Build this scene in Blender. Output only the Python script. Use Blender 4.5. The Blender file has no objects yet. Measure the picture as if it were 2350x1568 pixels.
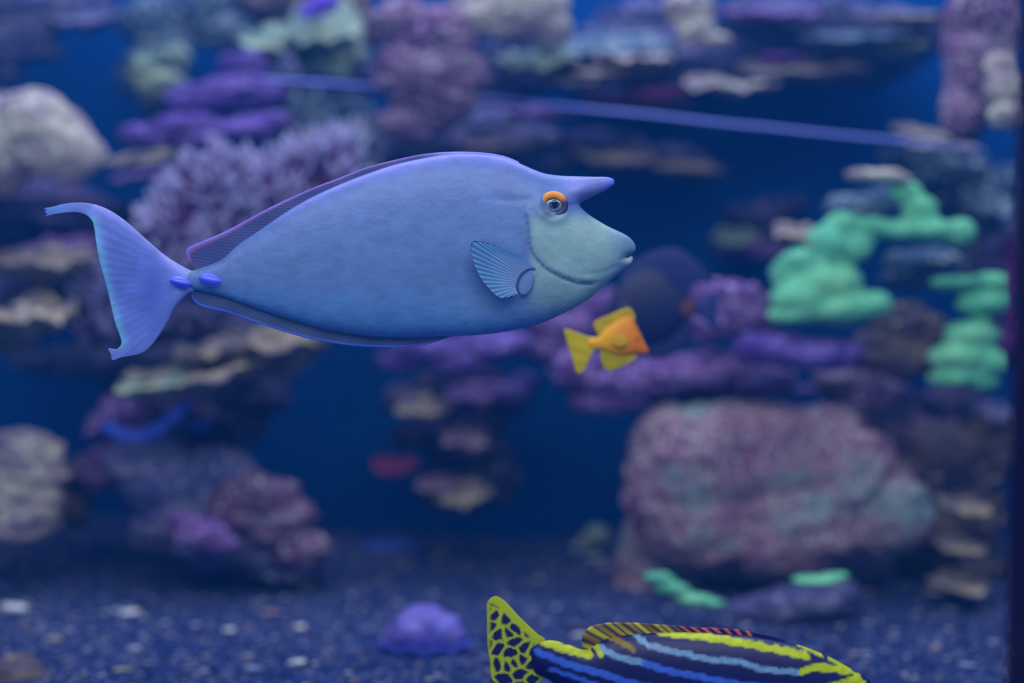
import bpy, bmesh, math, random
import numpy as np
from mathutils import Vector, Matrix
from mathutils.geometry import delaunay_2d_cdt

sc = bpy.context.scene
col = sc.collection

# ------------------------------------------------------------------ camera
F = 50.0 / 36.0 * 2350.0                       # focal length in pixels
FLOOR = -0.379
BACK = 2.78
cam_d = bpy.data.cameras.new('camera')
cam_d.lens = 50.0
cam_d.sensor_width = 36.0
cam_d.clip_start = 0.01
cam_d.dof.use_dof = True
cam_d.dof.focus_distance = 1.17
cam_d.dof.aperture_fstop = 1.8
cam = bpy.data.objects.new('camera', cam_d)
cam.location = (0, 0, 0)
cam.rotation_euler = (math.pi / 2, 0, 0)
col.objects.link(cam)
sc.camera = cam

# ------------------------------------------------------------------ world, lights, exposure
sc.view_settings.view_transform = 'Standard'
sc.view_settings.look = 'None'
sc.view_settings.gamma = 1.0
sc.view_settings.use_curve_mapping = False
sc.view_settings.exposure = 0.0
world = bpy.data.worlds.new('world')
sc.world = world
world.use_nodes = True
bg = world.node_tree.nodes['Background']
bg.inputs['Color'].default_value = (0.11, 0.26, 0.52, 1)
bg.inputs['Strength'].default_value = 1.0


def area(name, loc, target, sx, sy, power, color):
    d = bpy.data.lights.new(name, 'AREA')
    d.shape = 'RECTANGLE'
    d.size, d.size_y = sx, sy
    d.energy = power
    d.color = color
    o = bpy.data.objects.new(name, d)
    o.location = loc
    o.rotation_euler = (Vector(target) - Vector(loc)).to_track_quat('-Z', 'Y').to_euler()
    col.objects.link(o)
    return o


area('tank_light', (0.0, 1.95, 1.75), (0.0, 2.15, 0.0), 2.8, 1.0, 34.0, (0.80, 0.86, 1.0))
area('front_fill_light', (-0.1, 0.30, 1.05), (0.0, 1.6, -0.05), 2.2, 0.5, 21.0, (0.96, 0.98, 0.95))  # unseen fill, added above the tank front to brighten fish and reef
area('blue_tank_light', (0.3, 2.35, 1.55), (0.2, 2.5, -0.3), 2.6, 0.3, 8.0, (0.22, 0.28, 1.0))


# ------------------------------------------------------------------ helpers
def P(px, py, Y):
    return np.array(((px - 1175.0) * Y / F, Y, (784.0 - py) * Y / F))


def S(px, Y):
    return px * Y / F


def hash3(ix, iy, iz, seed):
    n = (ix * 374761393 + iy * 668265263 + iz * 2147483647 + seed * 1274126177) & 0xffffffff
    n = ((n ^ (n >> 13)) * 1274126177) & 0xffffffff
    n = (n ^ (n >> 16)) & 0xffffffff
    return n.astype(np.float64) / 4294967295.0


def vnoise(p, seed=0):
    p = np.asarray(p, float) + 100.0
    i = np.floor(p).astype(np.int64)
    f = p - i
    f = f * f * (3 - 2 * f)
    out = 0
    for dx in (0, 1):
        for dy in (0, 1):
            for dz in (0, 1):
                w = (f[:, 0] if dx else 1 - f[:, 0]) * (f[:, 1] if dy else 1 - f[:, 1]) * (f[:, 2] if dz else 1 - f[:, 2])
                out = out + w * hash3(i[:, 0] + dx, i[:, 1] + dy, i[:, 2] + dz, seed)
    return out * 2 - 1


def fbm(p, octs=4, seed=0, gain=0.5):
    a, s, out = 1.0, 1.0, 0
    for k in range(octs):
        out = out + a * vnoise(p * s, seed + k * 17)
        a *= gain
        s *= 2.03
    return out


def tag(o, label=None, cat=None, group=None, kind=None):
    if label:
        o['label'] = label
    if cat:
        o['category'] = cat
    if group:
        o['group'] = group
    if kind:
        o['kind'] = kind
    return o


def mesh_obj(name, verts, faces, mat, parent=None, colors=None, smooth=True, center=None):
    """verts in world space; the object's origin goes to its centre (or to `center`)."""
    verts = np.asarray(verts, float)
    c = verts.mean(0) if center is None else np.asarray(center, float)
    me = bpy.data.meshes.new(name)
    me.from_pydata((verts - c).tolist(), [], [tuple(int(i) for i in f) for f in faces])
    me.update()
    if smooth:
        me.polygons.foreach_set('use_smooth', [True] * len(me.polygons))
    if colors is not None:
        at = me.color_attributes.new('Col', 'FLOAT_COLOR', 'POINT')
        cc = np.ones((len(verts), 4))
        cc[:, :colors.shape[1]] = colors
        at.data.foreach_set('color', cc.ravel())
    me.materials.append(mat)
    o = bpy.data.objects.new(name, me)
    col.objects.link(o)
    if parent is not None:
        pw = Vector(parent.get('_w', (0, 0, 0)))
        o.parent = parent
        o.location = Vector(c) - pw
    else:
        o.location = c
    o['_w'] = tuple(float(x) for x in c)
    return o


def empty(name, loc):
    o = bpy.data.objects.new(name, None)
    o.empty_display_size = 0.02
    o.location = loc
    o['_w'] = tuple(float(x) for x in loc)
    col.objects.link(o)
    return o


# ------------------------------------------------------------------ materials
def srgb(r, g, b):
    f = lambda c: (c / 255.0) / 12.92 if c <= 10 else ((c / 255.0 + 0.055) / 1.055) ** 2.4
    return (f(r), f(g), f(b), 1.0)


class Mat:
    def __init__(self, name, rough=0.7, spec=0.3):
        self.m = bpy.data.materials.new(name)
        self.m.use_nodes = True
        self.t = self.m.node_tree
        self.n = self.t.nodes
        self.l = self.t.links
        self.b = self.n['Principled BSDF']
        self.b.inputs['Roughness'].default_value = rough
        self.b.inputs['Specular IOR Level'].default_value = spec
        self.tc = self.n.new('ShaderNodeTexCoord')

    def noise(self, scale, detail=4, rough=0.6, sz=1.0, off=0.0):
        mp = self.n.new('ShaderNodeMapping')
        mp.inputs['Scale'].default_value = (1, 1, sz)
        mp.inputs['Location'].default_value = (off, off * 0.7, off * 1.3)
        self.l.new(self.tc.outputs['Object'], mp.inputs[0])
        x = self.n.new('ShaderNodeTexNoise')
        x.inputs['Scale'].default_value = scale
        x.inputs['Detail'].default_value = detail
        x.inputs['Roughness'].default_value = rough
        self.l.new(mp.outputs[0], x.inputs['Vector'])
        return x.outputs['Fac']

    def voro(self, scale, feature='F1', out='Distance', rnd=1.0):
        x = self.n.new('ShaderNodeTexVoronoi')
        x.feature = feature
        x.inputs['Scale'].default_value = scale
        x.inputs['Randomness'].default_value = rnd
        self.l.new(self.tc.outputs['Object'], x.inputs['Vector'])
        return x.outputs[out]

    def ramp(self, fac, stops):
        x = self.n.new('ShaderNodeValToRGB')
        e = x.color_ramp.elements
        while len(e) < len(stops):
            e.new(0.5)
        for k, (p, c) in enumerate(stops):
            e[k].position = p
            e[k].color = c
        self.l.new(fac, x.inputs[0])
        return x.outputs[0]

    def mix(self, fac, a, b, mode='MIX'):
        x = self.n.new('ShaderNodeMix')
        x.data_type = 'RGBA'
        x.blend_type = mode
        for sock, v in ((x.inputs[0], fac), (x.inputs[6], a), (x.inputs[7], b)):
            if isinstance(v, (int, float)):
                sock.default_value = v
            elif isinstance(v, tuple):
                sock.default_value = v
            else:
                self.l.new(v, sock)
        return x.outputs[2]

    def base(self, c):
        if isinstance(c, tuple):
            self.b.inputs['Base Color'].default_value = c
        else:
            self.l.new(c, self.b.inputs['Base Color'])

    def bump(self, h, strength=0.5, dist=0.01):
        x = self.n.new('ShaderNodeBump')
        x.inputs['Strength'].default_value = strength
        x.inputs['Distance'].default_value = dist
        self.l.new(h, x.inputs['Height'])
        self.l.new(x.outputs[0], self.b.inputs['Normal'])

    def attr(self):
        x = self.n.new('ShaderNodeAttribute')
        x.attribute_name = 'Col'
        return x.outputs['Color']


_mc = {}


def reef_mat(c1, c2, c3, scale=9.0, speck=None, spk_amt=0.45, spk_scale=90.0, sz=2.2):
    """rough growth in three mixed colours with optional speckles of a fourth."""
    key = (c1, c2, c3, scale, speck, spk_amt, spk_scale, sz)
    if key in _mc:
        return _mc[key]
    m = Mat('reef_growth', 0.85, 0.15)
    n1 = m.noise(scale, 5, 0.65, sz)
    c = m.ramp(n1, [(0.36, srgb(*c1)), (0.50, srgb(*c2)), (0.64, srgb(*c3))])
    n2 = m.noise(scale * 6, 3, 0.6, sz, 3.0)
    c = m.mix(0.55, c, m.ramp(n2, [(0.3, (0.35, 0.35, 0.35, 1)), (0.7, (1, 1, 1, 1))]), 'MULTIPLY')
    if speck:
        v = m.voro(spk_scale)
        f = m.ramp(v, [(0.18, (1, 1, 1, 1)), (spk_amt, (0, 0, 0, 1))])
        c = m.mix(f, c, srgb(*speck))
    m.base(c)
    m.bump(m.noise(scale * 9, 4, 0.7), 0.6, 0.008)
    _mc[key] = m.m
    return m.m


def skin_mat(name, rough=0.45, mott=0.12, scale=60.0, bump=0.15, alpha=1.0, spec=0.35):
    m = Mat(name, rough, spec)
    a = m.attr()
    n1 = m.noise(scale, 4, 0.6)
    k = m.ramp(n1, [(0.3, (1 - mott, 1 - mott, 1 - mott, 1)), (0.7, (1, 1, 1, 1))])
    m.base(m.mix(1.0, a, k, 'MULTIPLY'))
    m.bump(m.noise(scale * 8, 2, 0.5), bump, 0.001)
    m.b.inputs['Alpha'].default_value = alpha
    return m.m


# ------------------------------------------------------------------ setting
def grid_faces(nx, ny):
    f = []
    for j in range(ny - 1):
        for i in range(nx - 1):
            a = j * nx + i
            f.append((a, a + 1, a + nx + 1, a + nx))
    return f


def floor_z(x, y):
    x = np.atleast_1d(np.asarray(x, float))
    y = np.atleast_1d(np.asarray(y, float))
    p = np.stack([x * 5, y * 5, x * 0], 1)
    rise = 0.05 * np.clip((-x - 0.15) / 0.8, 0, 1) * np.clip((y - 1.6) / 1.1, 0, 1)
    return FLOOR + rise + 0.008 * fbm(p, 3, 5)


def build_setting():
    nx, ny = 180, 150
    xs, ys = np.linspace(-1.9, 1.9, nx), np.linspace(0.72, BACK + 0.02, ny)
    X, Yy = np.meshgrid(xs, ys)
    X, Yy = X.ravel(), Yy.ravel()
    Z = floor_z(X, Yy)
    m = Mat('sand_bed', 0.9, 0.1)
    c = m.ramp(m.noise(5, 4), [(0.35, srgb(22, 44, 100)), (0.65, srgb(48, 62, 118))])
    v = m.voro(150, 'F1', 'Color')
    bw = m.n.new('ShaderNodeSeparateColor')
    m.l.new(v, bw.inputs[0])
    sp = m.ramp(bw.outputs[0], [(0.0, srgb(16, 36, 92)), (0.6, srgb(36, 56, 110)), (0.85, srgb(84, 88, 130)), (1.0, srgb(170, 165, 170))])
    m.base(m.mix(0.6, c, sp))
    m.bump(m.voro(150), 0.6, 0.004)
    o = mesh_obj('floor', np.stack([X, Yy, Z], 1), grid_faces(nx, ny), m.m)
    tag(o, kind='structure')

    m = Mat('tank_wall', 0.9, 0.1)
    m.base(m.ramp(m.noise(2.0, 2), [(0.3, srgb(2, 56, 124)), (0.7, srgb(4, 66, 138))]))
    W, H0, H1 = 1.9, FLOOR - 0.05, 1.4

    def wall(name, a, b, t):
        # vertical slab from a to b (xy), thickness vector t
        a, b, t = np.array(a, float), np.array(b, float), np.array(t, float)
        q = [a, b, b + t, a + t]
        vs = [(p[0], p[1], H0) for p in q] + [(p[0], p[1], H1) for p in q]
        fs = [(0, 1, 2, 3), (7, 6, 5, 4), (0, 4, 5, 1), (1, 5, 6, 2), (2, 6, 7, 3), (3, 7, 4, 0)]
        tag(mesh_obj(name, vs, fs, m.m, smooth=False), kind='structure')
    wall('wall_back', (-W, BACK), (W, BACK), (0, 0.05))
    wall('wall_left', (-W, 0.7), (-W, BACK), (-0.05, 0))
    wall('wall_right', (W, 0.7), (W, BACK), (0.05, 0))

    # dark upright of the viewing window at the right of the view: bevelled post with an inner gasket
    m = Mat('window_post', 0.5, 0.3)
    m.base(srgb(8, 10, 60))
    a0, a1 = P(2304, 1700, 0.78), P(2345, -150, 0.78)
    prof = [(0.000, -0.03), (0.004, -0.034), (0.10, -0.034), (0.104, -0.03), (0.104, -0.004), (0.10, 0.0), (0.0, 0.0), (0.0, -0.004)]
    vs, fs = [], []
    for e in (a0, a1):
        for (dx, dy) in prof:
            vs.append((e[0] + dx, e[1] + dy, e[2]))
    k = len(prof)
    for i in range(k):
        j = (i + 1) % k
        fs.append((i, j, k + j, k + i))
    fs += [tuple(range(k))[::-1], tuple(range(k, 2 * k))]
    o = mesh_obj('window_1', vs, fs, m.m, smooth=False)
    tag(o, kind='structure')


build_setting()


def water():
    # the tank water: faint blue haze that thickens with distance
    m = bpy.data.materials.new('tank_water')
    m.use_nodes = True
    nt = m.node_tree
    nt.nodes.remove(nt.nodes['Principled BSDF'])
    vs = nt.nodes.new('ShaderNodeVolumeScatter')
    vs.inputs['Color'].default_value = (0.02, 0.26, 1.0, 1)
    vs.inputs['Density'].default_value = 0.075
    nt.links.new(vs.outputs[0], nt.nodes['Material Output'].inputs['Volume'])
    x, y0, y1, z0, z1 = 1.88, 0.74, BACK - 0.01, FLOOR - 0.04, 0.86
    v = [(a, b, c) for a in (-x, x) for b in (y0, y1) for c in (z0, z1)]
    f = [(0, 1, 3, 2), (4, 6, 7, 5), (0, 4, 5, 1), (2, 3, 7, 6), (0, 2, 6, 4), (1, 5, 7, 3)]
    o = mesh_obj('water', v, f, m, smooth=False)
    tag(o, kind='structure')


water()


# ------------------------------------------------------------------ fish building
def catmull(pts, spacing, closed=True):
    pts = np.asarray(pts, float)
    n = len(pts)
    out = []
    rng = range(n if closed else n - 1)
    for i in rng:
        if closed:
            p0, p1, p2, p3 = pts[(i - 1) % n], pts[i], pts[(i + 1) % n], pts[(i + 2) % n]
        else:
            p0, p1, p2, p3 = pts[max(i - 1, 0)], pts[i], pts[i + 1], pts[min(i + 2, n - 1)]
        # centripetal parameterisation avoids overshoot
        t0 = 0.0
        t1 = t0 + max(np.linalg.norm(p1 - p0), 1e-3) ** 0.5
        t2 = t1 + max(np.linalg.norm(p2 - p1), 1e-3) ** 0.5
        t3 = t2 + max(np.linalg.norm(p3 - p2), 1e-3) ** 0.5
        k = max(2, int(np.linalg.norm(p2 - p1) / spacing))
        for t in np.linspace(t1, t2, k, endpoint=False):
            A1 = p0 if t1 - t0 < 0.04 else (t1 - t) / (t1 - t0) * p0 + (t - t0) / (t1 - t0) * p1
            A2 = (t2 - t) / (t2 - t1) * p1 + (t - t1) / (t2 - t1) * p2
            A3 = p2 if t3 - t2 < 0.04 else (t3 - t) / (t3 - t2) * p2 + (t - t2) / (t3 - t2) * p3
            B1 = (t2 - t) / (t2 - t0) * A1 + (t - t0) / (t2 - t0) * A2
            B2 = (t3 - t) / (t3 - t1) * A2 + (t - t1) / (t3 - t1) * A3
            out.append((t2 - t) / (t2 - t1) * B1 + (t - t1) / (t2 - t1) * B2)
    if not closed:
        out.append(pts[-1])
    return np.array(out)


def seg_dist(q, line):
    """distance from points q (n,2) to a polyline, and the arc parameter of the nearest point"""
    line = np.asarray(line, float)
    best = np.full(len(q), 1e9)
    par = np.zeros(len(q))
    side = np.zeros(len(q))
    L = 0.0
    for a, b in zip(line[:-1], line[1:]):
        d = b - a
        l2 = max(d @ d, 1e-9)
        t = np.clip(((q - a) @ d) / l2, 0, 1)
        r = q - (a + t[:, None] * d)
        dist = np.hypot(r[:, 0], r[:, 1])
        k = dist < best
        best[k] = dist[k]
        par[k] = L + t[k] * math.sqrt(l2)
        side[k] = np.sign(d[0] * r[k, 1] - d[1] * r[k, 0])
        L += math.sqrt(l2)
    return best, par / max(L, 1e-9), side


def inside(q, poly):
    x, y = q[:, 0], q[:, 1]
    res = np.zeros(len(q), bool)
    a = poly
    b = np.roll(poly, -1, 0)
    for (x1, y1), (x2, y2) in zip(a, b):
        if y1 == y2:
            continue
        c = ((y1 > y) != (y2 > y)) & (x < (x2 - x1) * (y - y1) / (y2 - y1) + x1)
        res ^= c
    return res


def inflate(outline, step, res):
    """triangulates a closed outline (pixels) and returns points, triangles, boundary count and the
    half-thickness of a round body with that silhouette (pixels)"""
    b = catmull(outline, res)
    nb = len(b)
    lo, hi = b.min(0), b.max(0)
    pts = []
    j = 0
    y = lo[1]
    while y < hi[1]:
        xs = np.arange(lo[0] + (step / 2 if j % 2 else 0), hi[0], step)
        pts.append(np.stack([xs, np.full(len(xs), y)], 1))
        y += step * 0.866
        j += 1
    g = np.concatenate(pts)
    g = g[inside(g, b)]
    closed = np.vstack([b, b[:1]])
    d = seg_dist(g, closed)[0]
    g = g[d > res * 1.9]
    t = np.roll(b, -1, 0) - np.roll(b, 1, 0)
    t /= np.maximum(np.linalg.norm(t, axis=1), 1e-9)[:, None]
    nrm = np.stack([-t[:, 1], t[:, 0]], 1)
    if not inside((b + nrm * 0.5), b).mean() > 0.5:
        nrm = -nrm
    extra = []
    for off, skip in ((res * 0.35, 1), (res * 1.1, 1)):
        r = (b + nrm * off)[::skip]
        k = inside(r, b)
        r = r[k]
        r = r[seg_dist(r, closed)[0] > off * 0.9]
        extra.append(r)
    allp = np.vstack([b, g] + extra)
    edges = [(i, (i + 1) % nb) for i in range(nb)]
    vs, _, fs, ov, _, _ = delaunay_2d_cdt([Vector(p) for p in allp], edges, [], 1, 1e-4)
    pv = np.array([tuple(v) for v in vs])
    tri = np.array([f for f in fs if len(f) == 3])
    bd = np.zeros(len(pv), bool)
    # boundary = vertices on edges used once
    from collections import Counter
    ec = Counter()
    for f in tri:
        for a_, b_ in ((f[0], f[1]), (f[1], f[2]), (f[2], f[0])):
            ec[(min(a_, b_), max(a_, b_))] += 1
    for (a_, b_), c_ in ec.items():
        if c_ == 1:
            bd[a_] = bd[b_] = True
    # FEM poisson
    A, B, C = pv[tri[:, 0]], pv[tri[:, 1]], pv[tri[:, 2]]
    area2 = np.abs((B[:, 0] - A[:, 0]) * (C[:, 1] - A[:, 1]) - (B[:, 1] - A[:, 1]) * (C[:, 0] - A[:, 0]))
    area2 = np.maximum(area2, 1e-3)
    I, J, Wt = [], [], []
    for (i, j_, k) in ((0, 1, 2), (1, 2, 0), (2, 0, 1)):
        e1 = pv[tri[:, i]] - pv[tri[:, k]]
        e2 = pv[tri[:, j_]] - pv[tri[:, k]]
        cot = np.clip((e1 * e2).sum(1) / area2, -5, 50)
        I.append(tri[:, i]); J.append(tri[:, j_]); Wt.append(0.5 * cot)
    I, J, Wt = np.concatenate(I), np.concatenate(J), np.concatenate(Wt)
    N = len(pv)
    diag = np.bincount(I, Wt, N) + np.bincount(J, Wt, N)
    mass = np.bincount(tri.ravel(), np.repeat(area2 / 6.0, 3), N)
    free = ~bd

    def mv(x):
        return (diag * x - np.bincount(I, Wt * x[J], N) - np.bincount(J, Wt * x[I], N)) * free
    x = np.zeros(N)
    r = mass * free
    Mi = np.where(diag > 1e-9, 1 / np.maximum(diag, 1e-9), 0)
    z = Mi * r
    p_ = z.copy()
    rz = r @ z
    for it in range(900):
        Ap = mv(p_)
        al = rz / max(p_ @ Ap, 1e-30)
        x += al * p_
        r -= al * Ap
        if np.linalg.norm(r) < 1e-7 * np.linalg.norm(mass):
            break
        z = Mi * r
        rz2 = r @ z
        p_ = z + rz2 / rz * p_
        rz = rz2
    h = np.sqrt(np.maximum(2 * x, 0))
    h[bd] = 0
    # consistent winding (seen from the camera)
    cr = (pv[tri[:, 1], 0] - pv[tri[:, 0], 0]) * (pv[tri[:, 2], 1] - pv[tri[:, 0], 1]) - (pv[tri[:, 1], 1] - pv[tri[:, 0], 1]) * (pv[tri[:, 2], 0] - pv[tri[:, 0], 0])
    flip = cr > 0
    tri[flip] = tri[flip][:, ::-1]
    return pv, tri, bd, h


def solid(name, outline, Y, ratio, mat, colf, step=7.0, res=3.5, parent=None, relief=None, bend=None, minh=0.0, center=None):
    """a rounded body with the given side outline at distance Y: both flanks, closed along the outline"""
    pv, tri, bd, h = inflate(outline, step, res)
    hh = h * (ratio(pv) if callable(ratio) else ratio)
    if minh:
        hh = np.where(bd, 0, np.maximum(hh, minh * np.minimum(1, h / (minh * 2))))
    hf = hh + (relief(pv, hh) if relief else 0)
    hf = np.where(bd, 0, hf)
    k = Y / F
    yc = np.full(len(pv), Y) + (bend(pv) * k if bend else 0)
    X = (pv[:, 0] - 1175) * k
    Z = (784 - pv[:, 1]) * k
    front = np.stack([X, yc - hf * k, Z], 1)
    idx = np.arange(len(pv))
    binv = idx.copy()
    nonb = np.where(~bd)[0]
    binv[nonb] = len(pv) + np.arange(len(nonb))
    backv = np.stack([X, yc + hf * k, Z], 1)[nonb]
    verts = np.vstack([front, backv])
    faces = np.vstack([tri, binv[tri][:, ::-1]])
    c = colf(pv)
    colors = np.vstack([c, c[nonb]])
    o = mesh_obj(name, verts, faces, mat, parent, colors, center=center)
    return o, (pv, hf, yc)


def surf_y(info, px, py, Y):
    pv, hf, yc = info
    d = np.hypot(pv[:, 0] - px, pv[:, 1] - py)
    i = np.argsort(d)[:6]
    w = 1 / (d[i] + 0.1)
    return float(((yc[i] - hf[i] * Y / F) * w).sum() / w.sum())


def lin(c):
    return np.array(srgb(*c)[:3])


def strip_fin(name, outer, inner, Y, nu, nv, thick, mat, colf, parent, ruffle=0.0, yoff=0.0):
    """fin membrane between two edge lines (pixels), with ridged rays; thickness and ruffle in pixels"""
    def resample(l, n):
        l = catmull(l, 4, closed=False)
        s = np.concatenate([[0], np.cumsum(np.hypot(*np.diff(l, axis=0).T))])
        t = np.linspace(0, s[-1], n)
        return np.stack([np.interp(t, s, l[:, 0]), np.interp(t, s, l[:, 1])], 1)
    a, b = resample(outer, nu), resample(inner, nu)
    k = Y / F
    V, Cc = [], []
    for side in (-1, 1):
        for j in range(nv):
            v = j / (nv - 1)
            p = a * (1 - v) + b * v
            u = np.linspace(0, 1, nu)
            ray = 0.5 + 0.5 * np.cos((u - 0.05 * v) * nu / 3.0 * math.pi)
            th = thick * (0.25 + 0.75 * v) * (0.7 + 0.6 * ray)
            if j == 0:
                th = th * 0.3
            y = Y + yoff * k + side * th * k + ruffle * k * np.sin(u * 40) * (1 - v)
            V.append(np.stack([(p[:, 0] - 1175) * k, y, (784 - p[:, 1]) * k], 1))
            Cc.append(colf(u, np.full(nu, v), ray))
    n = nu * nv
    fs = []
    for j in range(nv - 1):
        for i in range(nu - 1):
            q = j * nu + i
            fs.append((q, q + 1, q + nu + 1, q + nu))
            fs.append((n + q, n + q + nu, n + q + nu + 1, n + q + 1))
    for i in range(nu - 1):
        fs.append((i, n + i, n + i + 1, i + 1))
        q = (nv - 1) * nu + i
        fs.append((q, q + 1, n + q + 1, n + q))
    return mesh_obj(name, np.vstack(V), fs, mat, parent, np.vstack(Cc))


def ellipsoid(name, c, r, mat, colf=None, parent=None, seg=32, ring=20, rot=0.0):
    """c world, r (rx, ry, rz); rot about the viewing axis"""
    V = []
    for j in range(ring + 1):
        th = math.pi * j / ring
        for i in range(seg):
            ph = 2 * math.pi * i / seg
            V.append((math.sin(th) * math.cos(ph), -math.cos(th), math.sin(th) * math.sin(ph)))
    V = np.array(V)
    fs = []
    for j in range(ring):
        for i in range(seg):
            fs.append((j * seg + i, j * seg + (i + 1) % seg, (j + 1) * seg + (i + 1) % seg, (j + 1) * seg + i))
    cl = colf(V) if colf else np.tile([1, 1, 1.0], (len(V), 1))
    W = V * np.array(r)
    cr, sr = math.cos(rot), math.sin(rot)
    W = np.stack([W[:, 0] * cr - W[:, 2] * sr, W[:, 1], W[:, 0] * sr + W[:, 2] * cr], 1)
    return mesh_obj(name, W + np.array(c), fs, mat, parent, cl)


# ------------------------------------------------------------------ the unicornfish
def unicornfish():
    Y = 1.2
    k = Y / F
    root = empty('unicornfish', P(900, 570, Y))
    tag(root, 'large pale blue fish with a forehead horn, orange eyelid and crescent tail', 'fish')
    skin = skin_mat('unicornfish_skin', 0.42, 0.14, 38.0, 0.25)
    finm = skin_mat('unicornfish_fin', 0.4, 0.10, 60.0, 0.1, 0.82)
    tailm = skin_mat('unicornfish_tail', 0.4, 0.12, 40.0, 0.15)
    out = [(415, 640), (425, 628), (440, 622), (470, 612), (508, 596), (545, 563), (602, 524), (653, 489), (707, 457), (762, 431),
           (834, 402), (906, 378), (979, 362), (1051, 353), (1123, 356), (1165, 364), (1195, 376), (1222, 388), (1250, 398),
           (1285, 403), (1330, 405), (1370, 406), (1396, 407), (1409, 413), (1409, 423), (1396, 433), (1366, 448), (1344, 459), (1330, 469),
           (1337, 480), (1352, 493), (1372, 506), (1396, 520), (1422, 532), (1442, 543), (1454, 555), (1459, 567), (1457, 577),
           (1449, 583), (1436, 590), (1440, 591), (1450, 587), (1453, 594), (1449, 604), (1438, 614), (1424, 624), (1405, 640), (1385, 657), (1362, 678),
           (1340, 694), (1318, 707), (1288, 722), (1250, 739), (1210, 751), (1165, 761), (1110, 768), (1050, 772), (1000, 774), (942, 776),
           (870, 774), (798, 766), (725, 751), (653, 730), (581, 706), (519, 684), (472, 671), (440, 664), (424, 658)]
    smooth = lambda x, a, b: np.clip((x - a) / (b - a), 0, 1) ** 2 * (3 - 2 * np.clip((x - a) / (b - a), 0, 1))

    def ratio(p):
        r = 0.36 + 0.10 * smooth(p[:, 0], 1100, 1250) + 0.08 * smooth(p[:, 0], 1300, 1440)
        horn = smooth(p[:, 0], 1270, 1350) * (1 - smooth(p[:, 1], 440, 480))
        r += 0.35 * horn
        r += 0.30 * (1 - smooth(p[:, 0], 430, 560))
        return r
    gill = catmull([(1208, 505), (1212, 540), (1216, 573), (1234, 602), (1262, 626), (1298, 643), (1333, 652), (1352, 650)], 8, False)
    gill2 = catmull([(1224, 574), (1246, 604), (1276, 629), (1310, 643), (1338, 648)], 8, False)
    jaw = catmull([(1338, 632), (1375, 628), (1416, 613)], 8, False)
    mouth = catmull([(1452, 583), (1440, 589), (1422, 597)], 4, False)
    cheek = catmull([(1250, 552), (1285, 585), (1325, 612)], 8, False)
    brow = catmull([(1300, 478), (1318, 472), (1334, 466)], 5, False)
    back = catmull([(1140, 462), (1190, 466), (1232, 462)], 8, False)

    def relief(p, h):
        d, t, s = seg_dist(p, gill)
        r = -2.8 * np.exp(-(d / 5.5) ** 2)
        r += np.where((s < 0), 2.5 * np.exp(-d / 14.0), -2.5 * np.exp(-d / 20.0))     # gill plate stands proud
        d2 = seg_dist(p, gill2)[0]
        r += -1.4 * np.exp(-(d2 / 3.5) ** 2)
        r += -1.2 * np.exp(-(seg_dist(p, jaw)[0] / 6.0) ** 2)
        r += -3.5 * np.exp(-(seg_dist(p, mouth)[0] / 2.2) ** 2)
        r += -1.0 * np.exp(-(seg_dist(p, cheek)[0] / 7.0) ** 2)
        r += -1.8 * np.exp(-(seg_dist(p, brow)[0] / 4.0) ** 2)
        r += -1.5 * np.exp(-(seg_dist(p, back)[0] / 9.0) ** 2)
        e = np.hypot((p[:, 0] - 1267) / 34.0, (p[:, 1] - 478) / 34.0)
        r += 5.0 * np.exp(-((e - 0.95) / 0.35) ** 2) - 4.0 * np.exp(-(e / 0.6) ** 2)
        return r * np.minimum(1, h / 8.0)

    def colf(p):
        x, y = p[:, 0], p[:, 1]
        top = lin((92, 116, 184))
        mid = lin((96, 124, 180))
        low = lin((92, 142, 204))
        face = lin((138, 170, 176))
        # position across the body depth
        xs = np.array([415, 500, 600, 800, 1050, 1200, 1260, 1470])
        yt = np.interp(x, xs, [622, 597, 525, 415, 353, 378, 400, 545])
        yb = np.interp(x, xs, [664, 680, 714, 766, 772, 753, 735, 615])
        v = np.clip((y - yt) / np.maximum(yb - yt, 1), 0, 1)
        c = top[None] * (1 - smooth(v, 0.0, 0.45))[:, None] + mid[None] * smooth(v, 0.0, 0.45)[:, None]
        w = smooth(v, 0.62, 0.95)[:, None]
        c = c * (1 - w) + low * w
        f = smooth(x, 1195, 1235) * smooth(y, 470, 520) * (1 - smooth(y, 690, 740))
        f = f * (0.35 + 0.65 * (1 - smooth(x, 1380, 1440)))
        c = c * (1 - f[:, None]) + face * f[:, None]
        # grey belly under the fin
        g = np.exp(-((x - 1180) / 130) ** 2 - ((y - 700) / 38) ** 2)[:, None] * 0.5
        c = c * (1 - g) + lin((128, 146, 186)) * g
        h_ = smooth(x, 1260, 1330) * (1 - smooth(y, 455, 480))
        c = c * (1 - h_[:, None]) + lin((124, 132, 208)) * h_[:, None]
        t_ = smooth(x, 1375, 1400) * (1 - smooth(y, 440, 460))
        c = c * (1 - 0.7 * t_[:, None]) + 0.7 * lin((100, 120, 240)) * t_[:, None]
        d = seg_dist(p, gill)[0]
        gk = (0.42 * np.exp(-(d / 6.5) ** 2))[:, None]
        c = c * (1 - gk) + lin((60, 70, 140)) * gk
        d = seg_dist(p, mouth)[0]
        gk = (0.8 * np.exp(-(d / 1.8) ** 2))[:, None]
        c = c * (1 - gk) + lin((70, 80, 130)) * gk
        lip = (np.exp(-((x - 1444) / 13) ** 2 - ((y - 598) / 8) ** 2) * 0.6)[:, None]
        c = c * (1 - lip) + lin((215, 212, 205)) * lip
        e = np.hypot((x - 1255) / 20.0, (y - 500) / 14.0)
        gk = (0.75 * np.exp(-e ** 2 * 1.2))[:, None]
        c = c * (1 - gk) + lin((70, 75, 120)) * gk
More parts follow.
